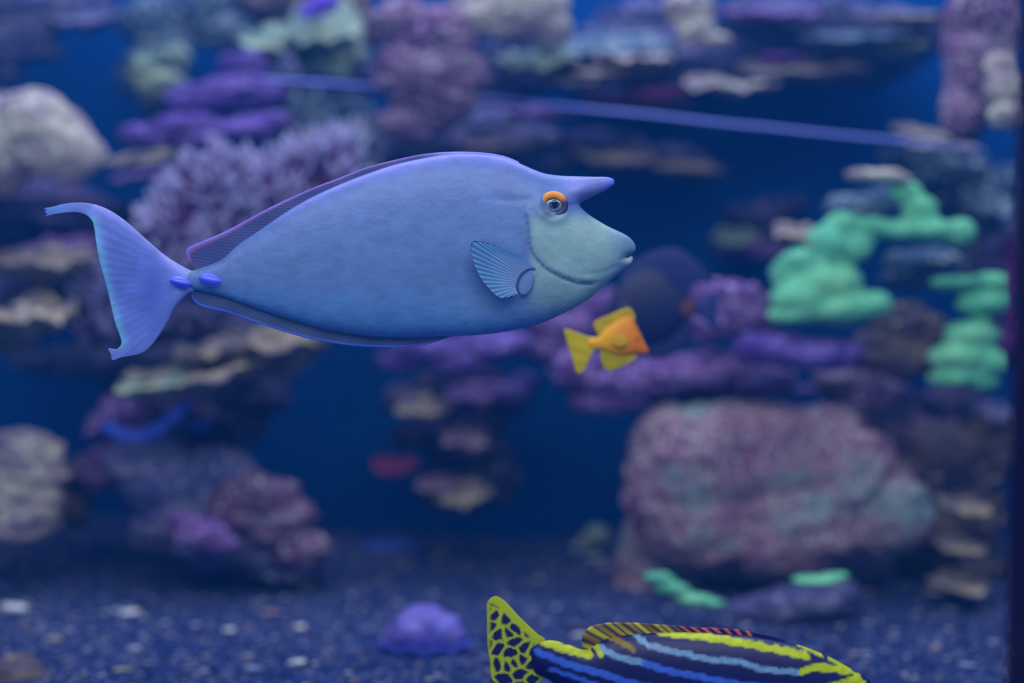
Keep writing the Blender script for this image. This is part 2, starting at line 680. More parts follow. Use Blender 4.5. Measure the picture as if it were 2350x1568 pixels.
        gk = (0.45 * np.exp(-((x - 1172) / 30) ** 2 - ((y - 464) / 8) ** 2))[:, None]
        c = c * (1 - gk) + lin((70, 110, 150)) * gk
        gk = (0.45 * np.exp(-((x - 1207) / 10) ** 2 - ((y - 570) / 40) ** 2))[:, None]
        c = c * (1 - gk) + lin((80, 85, 160)) * gk
        # violet back ridge
        gk = (0.6 * (1 - smooth(v, 0.0, 0.07)))[:, None] * smooth(x, 560, 700)[:, None] * (1 - smooth(x, 1190, 1260))[:, None]
        c = c * (1 - gk) + lin((128, 128, 222)) * gk
        n = fbm(np.stack([x / 26, y / 12, x * 0], 1), 4, 3)[:, None]
        return np.clip(c * (1 + 0.09 * n), 0, 1)
    body, info = solid('body', out, Y, ratio, skin, colf, 4.5, 3.0, root, relief)

    # tail fin
    tout = [(452, 626), (438, 621), (420, 612), (395, 597), (370, 579), (340, 553), (310, 526), (280, 501), (250, 482), (220, 470), (190, 465), (165, 465),
            (140, 468), (118, 474), (96, 478), (103, 482), (98, 486), (105, 490), (100, 496), (122, 492), (150, 488), (178, 488), (199, 495), (212, 508), (217, 525), (222, 560),
            (228, 600), (238, 640), (247, 680), (253, 710), (262, 745), (273, 773), (276, 790), (266, 801), (245, 800), (252, 813), (256, 827), (275, 822), (300, 817),
            (325, 811), (345, 795), (365, 770), (385, 740), (400, 712), (416, 690), (432, 675), (452, 663)]

    def tcol(p):
        x, y = p[:, 0], p[:, 1]
        c = np.tile(lin((104, 120, 205)), (len(p), 1))
        ang = np.arctan2(y - 645, 470 - x)
        ray = 0.5 + 0.5 * np.cos(ang * 75)
        c = c * (1 - 0.13 * ray * smooth(470 - x, 60, 180))[:, None]
        edge = catmull([(212, 508), (222, 560), (238, 640), (253, 710), (275, 785)], 8, False)
        d = seg_dist(p, edge)[0]
        g = (0.75 * np.exp(-(d / 16.0) ** 2))[:, None]
        c = c * (1 - g) + lin((120, 185, 225)) * g
        up = catmull([(445, 628), (395, 600), (340, 555), (280, 503), (220, 472)], 8, False)
        d = seg_dist(p, up)[0]
        g = (0.7 * np.exp(-(d / 13.0) ** 2))[:, None]
        c = c * (1 - g) + lin((150, 150, 240)) * g
        g = (0.5 * np.exp(-((x - 345) / 28) ** 2 - ((y - 670) / 60) ** 2))[:, None]
        c = c * (1 - g) + lin((80, 95, 205)) * g
        g = (smooth(x, 385, 440) * 0.8)[:, None]
        c = c * (1 - g) + lin((130, 145, 215)) * g
        g = (1 - smooth(x, 110, 170))[:, None] * 0.7
        c = c * (1 - g) + lin((80, 130, 210)) * g
        n = fbm(np.stack([x / 30, y / 30, x * 0], 1), 3, 9)[:, None]
        return np.clip(c * (1 + 0.12 * n), 0, 1)

    def tratio(p):
        return 0.06 + 0.30 * smooth(p[:, 0], 340, 440)

    def trelief(p, h):
        ang = np.arctan2(p[:, 1] - 645, 470 - p[:, 0])
        return 0.5 * np.cos(ang * 75) * np.minimum(1, h / 3) * smooth(470 - p[:, 0], 50, 150)
    solid('tail_fin', tout, Y, tratio, tailm, tcol, 6.0, 3.5, root, trelief,
          bend=lambda p: 14 * ((np.clip(440 - p[:, 0], 0, 400)) / 340.0) ** 2 + 10 * np.sin((p[:, 1] - 640) / 60) * np.clip((420 - p[:, 0]) / 200, 0, 1))

    # dorsal fin: dark membrane with a pale violet and orange rim
    d_out = [(446, 607), (436, 599), (428, 587), (427, 575), (436, 566), (470, 552), (511, 534), (579, 498), (647, 463), (725, 429), (800, 400), (834, 387),
             (906, 367), (979, 353), (1044, 348), (1085, 349), (1123, 352), (1160, 359), (1190, 371)]
    d_in = [(452, 622), (470, 618), (508, 604), (545, 576), (602, 534), (653, 500), (707, 468), (762, 443), (834, 413), (906, 390), (979, 374), (1051, 365), (1123, 368), (1165, 374), (1194, 380)]

    def dcol(u, v, ray):
        c = lin((62, 70, 130))[None] * (1 - 0.28 * ray)[:, None] + lin((100, 110, 180))[None] * (0.28 * ray)[:, None]
        f = np.clip((u - 0.72) / 0.1, 0, 1)[:, None]
        c = c * (1 - f) + lin((150, 150, 240)) * f
        if v[0] < 0.01:
            c = np.tile(lin((150, 120, 240)), (len(u), 1))
        elif v[0] < 0.09:
            c = np.tile(lin((120, 112, 225)), (len(u), 1)) * (1 - f) + lin((165, 165, 250)) * f
        elif v[0] < 0.17:
            c = lin((140, 90, 125)) * (1 - f) + lin((160, 160, 245)) * f + 0 * c
        return c
    strip_fin('dorsal_fin', d_out, d_in, Y, 420, 14, 2.2, finm, dcol, root, 1.5)

    a_out = [(440, 668), (440, 682), (448, 695), (466, 705), (524, 719), (579, 738), (647, 760), (715, 779), (800, 793), (860, 797), (924, 797), (979, 791), (1033, 774), (1062, 766)]
    a_in = [(448, 655), (460, 660), (472, 664), (519, 677), (581, 699), (653, 723), (725, 743), (798, 758), (870, 766), (942, 768), (1000, 766), (1030, 764), (1064, 760)]

    def acol(u, v, ray):
        c = lin((58, 74, 120))[None] * (1 - 0.3 * ray)[:, None] + lin((96, 112, 160))[None] * (0.3 * ray)[:, None]
        if v[0] < 0.01:
            c = np.tile(lin((90, 120, 245)), (len(u), 1))
        elif v[0] < 0.10:
            c = np.tile(lin((80, 105, 220)), (len(u), 1))
        return c
    strip_fin('anal_fin', a_out, a_in, Y, 380, 12, 2.0, finm, acol, root, 1.5)

    # pectoral fin, standing off the flank, with radiating rays
    hub = np.array((1232, 640.0))
    tips = catmull([(1212, 606), (1180, 589), (1130, 567), (1087, 562), (1083, 582), (1097, 627), (1119, 660), (1150, 686), (1186, 678)], 3, False)
    s = np.concatenate([[0], np.cumsum(np.hypot(*np.diff(tips, axis=0).T))])
    nu, nv = 180, 26
    tt = np.linspace(0, s[-1], nu)
    tips = np.stack([np.interp(tt, s, tips[:, 0]), np.interp(tt, s, tips[:, 1])], 1)
    basel = catmull([(1228, 620), (1212, 622), (1196, 634), (1186, 650), (1184, 668), (1190, 677)], 3, False)
    s = np.concatenate([[0], np.cumsum(np.hypot(*np.diff(basel, axis=0).T))])
    tb = np.linspace(0, s[-1], nu)
    basel = np.stack([np.interp(tb, s, basel[:, 0]), np.interp(tb, s, basel[:, 1])], 1)
    y0 = surf_y(info, 1205, 650, Y)
    V, Cc = [], []
    for side in (-1, 1):
        for j in range(nv):
            v = j / (nv - 1)
            p = basel * (1 - v) + tips * v
            u = np.linspace(0, 1, nu)
            ray = np.cos(u * 2 * math.pi * 24)
            th = (2.0 * (1 - v) + 0.5) * (1 + 0.5 * ray) * min(1, (1 - v) * 8 + 0.15)
            dist = np.hypot(*(p - basel).T)
            y = y0 + k * (-5 - 0.24 * dist) + side * th * k + 0.9 * k * ray
            V.append(np.stack([(p[:, 0] - 1175) * k, y, (784 - p[:, 1]) * k], 1))
            c = lin((70, 125, 195))[None] * np.ones((nu, 1))
            w = np.clip(u * 1.6 - 0.1, 0, 1)[:, None]
            c = c * (1 - 0.5 * w) + lin((100, 150, 190)) * 0.5 * w
            bl = (1 - v) ** 1.5
            c = c * (1 - bl) + lin((120, 140, 190)) * bl
            rr = (0.5 + 0.5 * ray)[:, None]
            c = c * (0.72 + 0.28 * rr) + lin((150, 190, 225)) * 0.22 * rr * (1 if v < 0.6 else 0.5)
            e = np.exp(-(u / 0.12) ** 2)[:, None]
            c = c * (1 - 0.5 * e) + lin((100, 145, 230)) * 0.5 * e
            Cc.append(c)
    n = nu * nv
    fs = []
    for j in range(nv - 1):
        for i in range(nu - 1):
            q = j * nu + i
            fs.append((q, q + nu, q + nu + 1, q + 1))
            fs.append((n + q, n + q + 1, n + q + nu + 1, n + q + nu))
    for j in range(nv - 1):
        for i in (0, nu - 1):
            q = j * nu + i
            fs.append((q, n + q, n + q + nu, q + nu))
    for i in range(nu - 1):
        for j in (0, nv - 1):
            q = j * nu + i
            fs.append((q, q + 1, n + q + 1, n + q))
    pf = mesh_obj('pectoral_fin', np.vstack(V), fs, tailm, root, np.clip(np.vstack(Cc), 0, 1))
    # fleshy root of the fin
    def bc(V_):
        return np.tile(lin((100, 128, 176)), (len(V_), 1))
    fr = ellipsoid('fin_base', (P(1208, 648, Y)[0], y0 + 0.0 * k, P(0, 648, Y)[2]), (S(17, Y), S(4, Y), S(33, Y)), skin, bc, pf, rot=-0.3)

    # eye
    ye = surf_y(info, 1267, 478, Y)
    ec = P(1268, 477, Y)

    def lidc(V_):
        z = V_[:, 2]
        w = smooth(z + 0.15 * (-V_[:, 0]), -0.25, 0.30)[:, None]
        return lin((62, 55, 92)) * (1 - w) + lin((245, 150, 62)) * w
    # eyelid: raised ring round the eye opening
    R, r = 26.0, 7.0
    V, Cc, fs = [], [], []
    nu_, nv_ = 64, 16
    for i in range(nu_):
        a = 2 * math.pi * i / nu_
        upper = max(0, math.sin(a))
        rr = r * (1 + 0.45 * upper)
        for j in range(nv_):
            b = 2 * math.pi * j / nv_
            rad = R + rr * math.cos(b)
            ex, ez = 1.02, 0.86 + 0.04 * upper
            V.append((ec[0] + k * rad * math.cos(a) * ex, ye - k * (rr * 0.75 * math.sin(b)) - 2.0 * k, ec[2] + k * rad * math.sin(a) * ez))
            w = float(smooth(np.array([math.sin(a) - 0.35 * math.cos(a)]), -0.1, 0.55)[0])
            Cc.append(lin((66, 60, 104)) * (1 - w) + lin((245, 150, 60)) * w)
    for i in range(nu_):
        for j in range(nv_):
            fs.append((i * nv_ + j, i * nv_ + (j + 1) % nv_, ((i + 1) % nu_) * nv_ + (j + 1) % nv_, ((i + 1) % nu_) * nv_ + j))
    ring = mesh_obj('eyelid', V, fs, skin, root, np.array(Cc))
    ring['label'] = 'orange upper eyelid, dark below'
    gloss = skin_mat('fish_eye', 0.12, 0.05, 60, 0.0, 1.0, 0.6)

    def irisc(V_):
        d = np.hypot((V_[:, 0] - 0.10) / 1.0, V_[:, 2] - 0.06)
        c = np.where((d > 0.62)[:, None], lin((84, 104, 140)), lin((50, 62, 104)))
        c = np.where(((d > 0.50) & (d < 0.62))[:, None], lin((130, 146, 150)), c)
        c = np.where((d < 0.40)[:, None], lin((62, 72, 112)), c)
        return c
    eye = ellipsoid('eye', (ec[0], ye + 3 * k, ec[2]), (S(25, Y), S(11, Y), S(20, Y)), gloss, irisc, root, 48, 40, 0.12)
    ellipsoid('pupil', (ec[0] + 2.6 * k, ye - 5.5 * k, ec[2] + 2.5 * k), (S(8.5, Y), S(3.6, Y), S(10.5, Y)), gloss,
              lambda V_: np.tile(lin((4, 12, 60)), (len(V_), 1)), eye)

    # two keeled blades on each side of the tail root
    bl_m = Mat('tail_blade', 0.25, 0.5)
    bl_m.base(srgb(100, 108, 255))
    for (cx, cy, L, Hh) in ((487, 643, 27, 16), (417, 648, 25, 14)):
        pts = []
        nseg, nr = 24, 9
        ys = surf_y(info, cx, cy, Y) if cx > 430 else Y - 14 * k
        for j in range(nr):
            v = j / (nr - 1) * 2 - 1           # -1 .. 1 across
            for i in range(nseg + 1):
                u = i / nseg * 2 - 1
                w = max(0, 1 - abs(u) ** 2.0) ** 0.75
                x = cx + u * L
                z = cy + v * Hh * w + u * 5
                hgt = 15 * w * (1 - abs(v)) ** 0.6 + 1
                pts.append(((x - 1175) * k, ys - hgt * k, (784 - z) * k))
        nb = len(pts)
        for j in range(nr):
            for i in range(nseg + 1):
                p = pts[j * (nseg + 1) + i]
                pts.append((p[0], ys + 4 * k, p[2]))
        fs = []
        w_ = nseg + 1
        for j in range(nr - 1):
            for i in range(nseg):
                q = j * w_ + i
                fs.append((q, q + w_, q + w_ + 1, q + 1))
                fs.append((nb + q, nb + q + 1, nb + q + w_ + 1, nb + q + w_))
        for i in range(nseg):
            for j in (0, nr - 1):
                q = j * w_ + i
                fs.append((q, q + 1, nb + q + 1, nb + q))
        o = mesh_obj('tail_blade', pts, fs, bl_m.m, root)
        o['label'] = 'bright blue keeled blade'


unicornfish()


# ------------------------------------------------------------------ small yellow fish
def yellow_fish():
    Y = 1.42
    k = Y / F
    root = empty('yellow_fish', P(1400, 780, Y))
    tag(root, 'small bright yellow tang swimming below the snout of the big blue fish', 'fish')
    m = skin_mat('yellow_skin', 0.5, 0.1, 80, 0.1)
    out = [(1352, 778), (1372, 773), (1384, 760), (1402, 744), (1430, 728), (1448, 727), (1458, 742), (1468, 762), (1479, 786), (1488, 806), (1483, 812),
           (1468, 812), (1448, 815), (1425, 817), (1400, 811), (1380, 802), (1362, 800), (1350, 794)]

    def c1(p):
        d = np.clip((p[:, 0] - 1380) / 80, 0, 1)[:, None]
        c = lin((250, 178, 0)) * (1 - d) + lin((228, 118, 0)) * d
        return c
    body, info = solid('body', out, Y, 0.42, m, c1, 5, 3, root)
    fin = lambda a: (lambda p: np.tile(lin(a), (len(p), 1)) * (0.88 + 0.12 * np.cos(p[:, 0] * 1.1 + p[:, 1] * 0.4))[:, None])
    solid('dorsal_fin', [(1376, 770), (1364, 752), (1362, 742), (1376, 732), (1400, 722), (1425, 711), (1445, 706), (1453, 716), (1458, 730), (1452, 740), (1420, 745), (1390, 762)],
          Y, 0.07, m, fin((205, 170, 0)), 6, 3, root)
    solid('anal_fin', [(1382, 800), (1378, 820), (1384, 840), (1397, 851), (1425, 843), (1450, 830), (1462, 820), (1455, 810), (1420, 804)],
          Y, 0.07, m, fin((190, 168, 0)), 6, 3, root)
    solid('tail_fin', [(1366, 776), (1350, 773), (1325, 764), (1296, 756), (1299, 775), (1308, 805), (1317, 835), (1326, 858), (1338, 853), (1350, 830), (1360, 808), (1368, 798)],
          Y, 0.07, m, fin((215, 188, 0)), 6, 3, root, bend=lambda p: (1360 - p[:, 0]) * 0.25)
    y0 = surf_y(info, 1432, 785, Y)
    solid('pectoral_fin', [(1440, 778), (1425, 772), (1408, 776), (1404, 786), (1418, 796), (1438, 792)], y0 - 4 * k, 0.07, m, fin((225, 170, 10)), 4, 2.5, root)
    gl = skin_mat('yellow_fish_eye', 0.15, 0.0, 60, 0.0, 1, 0.6)
    ye = surf_y(info, 1462, 778, Y)
    ellipsoid('eye', (P(1461, 777, Y)[0], ye, P(0, 777, Y)[2]), (S(5, Y), S(3, Y), S(5, Y)), gl,
              lambda V_: np.where((np.hypot(V_[:, 0], V_[:, 2]) < 0.6)[:, None], lin((10, 10, 40)), lin((190, 120, 10))), root, 20, 12)


yellow_fish()


# ------------------------------------------------------------------ striped fish at the foot of the picture
def striped_fish():
    Y = 1.12
    root = empty('striped_fish', P(1600, 1600, Y))
    tag(root, 'dark navy fish with wavy yellow and pale blue stripes and a netted yellow tail', 'fish')
    m = skin_mat('striped_skin', 0.45, 0.1, 60, 0.15)
    out = [(1225, 1485), (1260, 1470), (1300, 1478), (1345, 1492), (1386, 1468), (1433, 1458), (1518, 1452), (1603, 1452), (1688, 1456), (1752, 1464), (1800, 1474), (1837, 1482),
           (1901, 1507), (1944, 1530), (1986, 1555), (2012, 1580), (2036, 1612), (2052, 1645), (2056, 1668), (2042, 1680), (2046, 1692), (2034, 1712), (1990, 1740), (1930, 1768), (1850, 1788), (1760, 1794),
           (1660, 1784), (1560, 1756), (1460, 1712), (1380, 1662), (1310, 1606), (1262, 1562), (1225, 1540)]
    yellow, pale, blue = lin((205, 215, 0)), lin((125, 165, 205)), lin((66, 108, 222))
    navy = lin((14, 14, 84))
    L = [
        (yellow, 7.5, [(1514, 1449), (1550, 1452), (1590, 1455)], None),
        (yellow, 7.5, [(1599, 1455), (1640, 1462), (1680, 1467), (1730, 1476), (1773, 1484), (1810, 1492), (1846, 1501)], None),
        (pale, 6.5, [(1458, 1454), (1480, 1472), (1508, 1480), (1539, 1487), (1570, 1492), (1603, 1500), (1640, 1505), (1680, 1507), (1710, 1514), (1731, 1522), (1780, 1528), (1829, 1532)], None),
        (yellow, 8, [(1832, 1531), (1860, 1524), (1900, 1528), (1942, 1535)], None),
        (pale, 7, [(1380, 1484), (1400, 1494), (1433, 1504), (1475, 1512)], None),
        (blue, 7.5, [(1475, 1512), (1508, 1522), (1539, 1530), (1580, 1536), (1624, 1545), (1688, 1556), (1773, 1565), (1830, 1570), (1880, 1568)], None),
        (yellow, 8, [(1884, 1567), (1920, 1560), (1965, 1552)], None),
        (yellow, 6, [(1348, 1488), (1358, 1475), (1372, 1488), (1378, 1498)], None),
        (blue, 8, [(1233, 1494), (1262, 1504), (1305, 1520), (1345, 1530), (1390, 1540), (1420, 1550), (1454, 1558), (1539, 1572), (1640, 1590), (1760, 1608), (1880, 1615)], None),
        (blue, 5, [(1263, 1532), (1320, 1548), (1382, 1568), (1480, 1600), (1600, 1630), (1760, 1652), (1900, 1655)], None),
        (blue, 5, [(1330, 1592), (1440, 1640), (1600, 1680), (1760, 1700), (1920, 1700)], None),
        (pale, 5, [(1480, 1700), (1620, 1738), (1780, 1750), (1920, 1738)], None),
        (yellow, 9, [(1225, 1462), (1250, 1472), (1288, 1484), (1318, 1492), (1350, 1498)], None),
        (yellow, 3.5, [(1833, 1480), (1860, 1490), (1884, 1503)], None),
        (yellow, 3.5, [(1901, 1509), (1922, 1520), (1960, 1545)], None),
        (yellow, 4, [(1968, 1556), (1995, 1580), (2020, 1605)], None),
        (lin((150, 120, 30)), 6, [(1400, 1462), (1425, 1470), (1450, 1484)], None),
    ]

    def paint(p, base):
        c = np.tile(base, (len(p), 1))
        n = fbm(np.stack([p[:, 0] / 9 + p[:, 1] / 7, p[:, 1] / 9, p[:, 0] * 0], 1), 3, 4)
        sw = 2.0 * np.sin(p[:, 0] / 9.0 + p[:, 1] / 3.0)
        for (cc, w, line, _) in L:
            d = seg_dist(p, catmull(line, 6, False))[0] + n * 1.4 + sw * 0.6
            a = np.clip((w - d) / 2.5 + 0.5, 0, 1)[:, None]
            c = c * (1 - a) + cc * a * (0.85 + 0.15 * np.clip(n, -1, 1))[:, None]
        return np.clip(c, 0, 1)
    body, info = solid('body', out, Y, 0.46, m, lambda p: paint(p, navy), 4.5, 3, root)

    # dorsal fin with slanting yellow and orange bars
    d_out = [(1352, 1500), (1336, 1482), (1338, 1458), (1352, 1440), (1386, 1431), (1433, 1429), (1518, 1434), (1603, 1441), (1688, 1445), (1752, 1456), (1800, 1466)]
    d_in = [(1362, 1504), (1368, 1490), (1386, 1476), (1400, 1468), (1433, 1464), (1470, 1460), (1518, 1458), (1603, 1459), (1688, 1464), (1752, 1472), (1804, 1480)]

    def dc(u, v, ray):
        c = np.tile(lin((24, 20, 90)), (len(u), 1))
        ph = u * 150 + v * 3.0
        bar = np.clip(np.sin(ph) * 1.2 + 1.0, 0.15, 1)
        yl = (np.clip((0.52 - u) / 0.04, 0, 1) * bar)[:, None]
        c = c * (1 - yl) + (lin((205, 190, 20)) * (0.55 + 0.45 * np.sin(u * 61))[:, None] + lin((120, 70, 40)) * (0.45 - 0.45 * np.sin(u * 61))[:, None]) * yl
        sp = ((u > 0.52) & (u < 0.86) & (np.sin(u * 130) > 0.2) & (v < 0.7))
        c = np.where(sp[:, None], lin((225, 95, 70)), c)
        return c
    strip_fin('dorsal_fin', d_out, d_in, Y, 300, 10, 2.0, m, dc, root, 2.0)

    # tail with a net of yellow lines
    tout = [(1252, 1470), (1233, 1455), (1190, 1415), (1155, 1379), (1136, 1371), (1119, 1384), (1117, 1420), (1118, 1478), (1124, 1530), (1130, 1580), (1140, 1630), (1152, 1652),
            (1176, 1640), (1205, 1605), (1235, 1570), (1252, 1545)]
    rnd = np.random.RandomState(7)
    pts = np.stack([rnd.uniform(1105, 1260, 46), rnd.uniform(1370, 1660, 46)], 1)
    for _ in range(3):  # relax
        gg = np.stack([rnd.uniform(1105, 1260, 4000), rnd.uniform(1370, 1660, 4000)], 1)
        a = np.argmin(((gg[:, None] - pts[None]) ** 2).sum(2), 1)
        pts = np.array([gg[a == i].mean(0) if (a == i).any() else pts[i] for i in range(len(pts))])

    def tc(p):
        q = p + 3 * np.stack([fbm(np.stack([p[:, 0] / 14, p[:, 1] / 14, p[:, 0] * 0], 1), 2, 1), fbm(np.stack([p[:, 0] / 14, p[:, 1] / 14, p[:, 0] * 0], 1), 2, 8)], 1)
        dd = np.sort(np.sqrt((((q[:, None] - pts[None]) * np.array([0.85, 1.15])) ** 2).sum(2)), 1)
        e = dd[:, 1] - dd[:, 0]
        a = np.clip((7.5 - e) / 4, 0, 1)
        a = np.maximum(a, np.clip((14 - seg_dist(p, np.array([(1125, 1374), (1152, 1386), (1190, 1424), (1235, 1462), (1260, 1478)], float))[0]) / 4, 0, 1))
        a = np.maximum(a, 0.8 * np.clip((1128 - p[:, 0]) / 6, 0, 1))[:, None]
        return lin((26, 22, 84)) * (1 - a) + lin((188, 196, 26)) * a
    solid('tail_fin', tout, Y, 0.06, m, tc, 3.5, 3, root, bend=lambda p: (1240 - p[:, 0]) * 0.12)
    y0 = surf_y(info, 1800, 1640, Y)
    k = Y / F
    solid('pectoral_fin', [(1820, 1640), (1780, 1628), (1730, 1640), (1722, 1665), (1760, 1680), (1810, 1672)], y0 - 6 * k, 0.07, m,
          lambda p: np.tile(lin((90, 90, 70)), (len(p), 1)), 6, 4, root)
    gl = skin_mat('striped_fish_eye', 0.15, 0.0, 60, 0.0, 1, 0.6)
    ye = surf_y(info, 1950, 1612, Y)
    eye = ellipsoid('eye', (P(1950, 1612, Y)[0], ye + 0.001, P(0, 1612, Y)[2]), (S(19, Y), S(9, Y), S(19, Y)), gl,
                    lambda V_: np.where((np.hypot(V_[:, 0], V_[:, 2]) < 0.5)[:, None], lin((5, 5, 30)), lin((200, 190, 60))), root, 28, 20)
    solid('anal_fin', [(1440, 1700), (1470, 1760), (1500, 1790), (1560, 1780), (1600, 1765), (1540, 1740)], Y, 0.07, m, lambda p: np.tile(lin((150, 150, 30)), (len(p), 1)), 6, 4, root)


striped_fish()


# ------------------------------------------------------------------ dark surgeonfish behind
def dark_fish():
    Y = 1.75
    root = empty('surgeonfish', P(1500, 710, Y))
    tag(root, 'dark navy surgeonfish with an orange spot on its tail root, beyond the yellow fish', 'fish')
    m = skin_mat('dark_skin', 0.5, 0.1, 50, 0.1)
    out = [(1388, 735), (1396, 700), (1412, 664), (1440, 632), (1480, 614), (1525, 622), (1560, 656), (1590, 690), (1600, 697), (1600, 717), (1585, 724), (1560, 755), (1525, 784), (1485, 794),
           (1440, 786), (1410, 762)]

    def c(p):
        cc = np.tile(lin((12, 24, 78)), (len(p), 1))
        g = np.clip(1.4 - np.hypot((p[:, 0] - 1578) / 17, (p[:, 1] - 708) / 20), 0, 1)[:, None]
        return cc * (1 - g) + lin((112, 66, 62)) * g
    _, info = solid('body', out, Y, 0.36, m, c, 6, 3.5, root)
    fc = lambda a, b: (lambda p: lin(a)[None] + (lin(b) - lin(a))[None] * np.clip((np.cos(p[:, 0] * 0.5 + p[:, 1] * 0.25) * 0.5 + 0.5), 0, 1)[:, None])
    solid('dorsal_fin', [(1424, 660), (1432, 622), (1468, 594), (1515, 574), (1555, 572), (1598, 600), (1640, 652), (1606, 646), (1584, 664), (1585, 696), (1550, 665), (1500, 636)],
          Y, 0.07, m, fc((12, 26, 84), (22, 40, 118)), 6, 3.5, root)
    solid('anal_fin', [(1440, 762), (1450, 800), (1490, 822), (1535, 820), (1575, 790), (1590, 745), (1578, 722), (1540, 756), (1490, 770)],
          Y, 0.07, m, fc((14, 26, 84), (20, 34, 100)), 6, 3.5, root)
    solid('tail_fin', [(1592, 696), (1615, 688), (1645, 668), (1650, 690), (1642, 712), (1650, 740), (1642, 760), (1615, 734), (1592, 720)],
          Y, 0.07, m, fc((24, 36, 100), (34, 50, 124)), 6, 3.5, root)
    ye = surf_y(info, 1432, 706, Y)
    gl = skin_mat('dark_fish_eye', 0.15, 0.0, 60, 0.0, 1, 0.6)
    ellipsoid('eye', (P(1432, 706, Y)[0], ye, P(0, 706, Y)[2]), (S(7, Y), S(4, Y), S(7, Y)), gl,
              lambda V_: np.where((np.hypot(V_[:, 0], V_[:, 2]) < 0.6)[:, None], lin((4, 4, 20)), lin((90, 90, 110))), root, 20, 12)


dark_fish()


# ------------------------------------------------------------------ reef
def remesh_balls(balls, voxel):
    """balls: (x, y, z, rx, ry, rz) in world units; one closed skin round them all"""
    bm = bmesh.new()
    for (x, y, z, a, b, c) in balls:
        mtx = Matrix.Translation((x, y, z)) @ Matrix.Diagonal((a, b, c, 1))
        bmesh.ops.create_icosphere(bm, subdivisions=3, radius=1.0, matrix=mtx)
    me = bpy.data.meshes.new('tmp')
    bm.to_mesh(me)
    bm.free()
    o = bpy.data.objects.new('tmp', me)
    col.objects.link(o)
    md = o.modifiers.new('r', 'REMESH')
    md.mode = 'VOXEL'
    md.voxel_size = voxel
    md = o.modifiers.new('s', 'SMOOTH')
    md.factor = 0.5
    md.iterations = 3
    dg = bpy.context.evaluated_depsgraph_get()
    ev = o.evaluated_get(dg)
    m2 = ev.to_mesh()
    n = len(m2.vertices)
    v = np.empty(n * 3)
    m2.vertices.foreach_get('co', v)
    nn = np.empty(n * 3)
    m2.vertices.foreach_get('normal', nn)
    fs = [tuple(p.vertices) for p in m2.polygons]
    ev.to_mesh_clear()
    bpy.data.objects.remove(o)
    bpy.data.meshes.remove(me)
    return v.reshape(-1, 3), nn.reshape(-1, 3), fs


def px_balls(balls, Y, dr=0.75):
    """(px, py, r[, ry][, dY]) in pixels at distance Y -> world balls"""
    out = []
    for b in balls:
        px, py, r = b[:3]
        ry = b[3] if len(b) > 3 else r
        dy = b[4] if len(b) > 4 else 0.0
        yy = Y + dy
        p = P(px, py, yy)
        out.append((p[0], p[1], p[2], S(r, yy), S(max(r * dr, min(r, ry)), yy), S(ry, yy)))
    return out


SEED = [0]


def rock(name, label, cat, balls, Y, mat, rough=0.35, ledge=0.0, voxel=None, knob=0.0, knob_s=60.0, group=None, floor=False):
    """weathered reef piece: union of masses, craggy noise, optional horizontal ledges or round knobs"""
    SEED[0] += 1
    sd = SEED[0] * 13
    wb = px_balls(balls, Y)
    size = np.mean([min(b[3], b[5]) for b in wb])
    ext = max(max(b[0] + b[3] for b in wb) - min(b[0] - b[3] for b in wb), max(b[2] + b[5] for b in wb) - min(b[2] - b[5] for b in wb))
    vx = voxel or max(0.0045, min(size * 0.22, ext / 50))
    v, n, fs = remesh_balls(wb, vx)
    d = 0
    amp = size * rough
    fq = 1.0 / max(size * 1.4, 0.01)
    pz = v * np.array([1, 1, 1.7])
    d = amp * fbm(pz * fq, 4, sd, 0.55)
    if ledge:
        ph = v[:, 2] / (size * 0.55) + 0.8 * vnoise(v * fq * 0.8, sd + 3)
        saw = (ph - np.floor(ph))
        hv = np.hypot(n[:, 0], n[:, 1])
        d = d + ledge * size * (saw - 0.5) * hv
    if knob:
        # round bumps
        q = v * knob_s
        i = np.floor(q).astype(np.int64)
        best = np.full(len(v), 9.0)
        for dx in (-1, 0, 1):
            for dy in (-1, 0, 1):
                for dz in (-1, 0, 1):
                    c = i + np.array([dx, dy, dz])
                    ce = c + np.stack([hash3(c[:, 0], c[:, 1], c[:, 2], sd + t) for t in (1, 2, 3)], 1)
                    best = np.minimum(best, ((q - ce) ** 2).sum(1))
        d = d + knob * np.clip(1 - best * 1.3, 0, 1) ** 0.5
    v = v + n * d[:, None]
    if floor:
        v[:, 2] = np.maximum(v[:, 2], floor_z(v[:, 0], v[:, 1]) - 0.012)
    o = mesh_obj(name, v, fs, mat)
    tag(o, label, cat, group)
    return o


def tube(path, radii, nseg=7):
    """tapered round branch with a domed tip -> verts, faces"""
    path = np.asarray(path, float)
    V, fs = [], []
    m = len(path)
    for i in range(m):
        t = path[min(i + 1, m - 1)] - path[max(i - 1, 0)]
        t = t / max(np.linalg.norm(t), 1e-9)
        a = np.cross(t, (0.3, 0.9, 0.2))
        a /= max(np.linalg.norm(a), 1e-9)
        b = np.cross(t, a)
        for j in range(nseg):
            an = 2 * math.pi * j / nseg
            V.append(path[i] + radii[i] * (a * math.cos(an) + b * math.sin(an)))
    for i in range(m - 1):
        for j in range(nseg):
            fs.append((i * nseg + j, i * nseg + (j + 1) % nseg, (i + 1) * nseg + (j + 1) % nseg, (i + 1) * nseg + j))
    V.append(path[-1] + (path[-1] - path[-2]) / max(np.linalg.norm(path[-1] - path[-2]), 1e-9) * radii[-1] * 0.7)
    for j in range(nseg):
        fs.append(((m - 1) * nseg + j, (m - 1) * nseg + (j + 1) % nseg, len(V) - 1))
    fs.append(tuple(range(nseg))[::-1])
    return V, fs


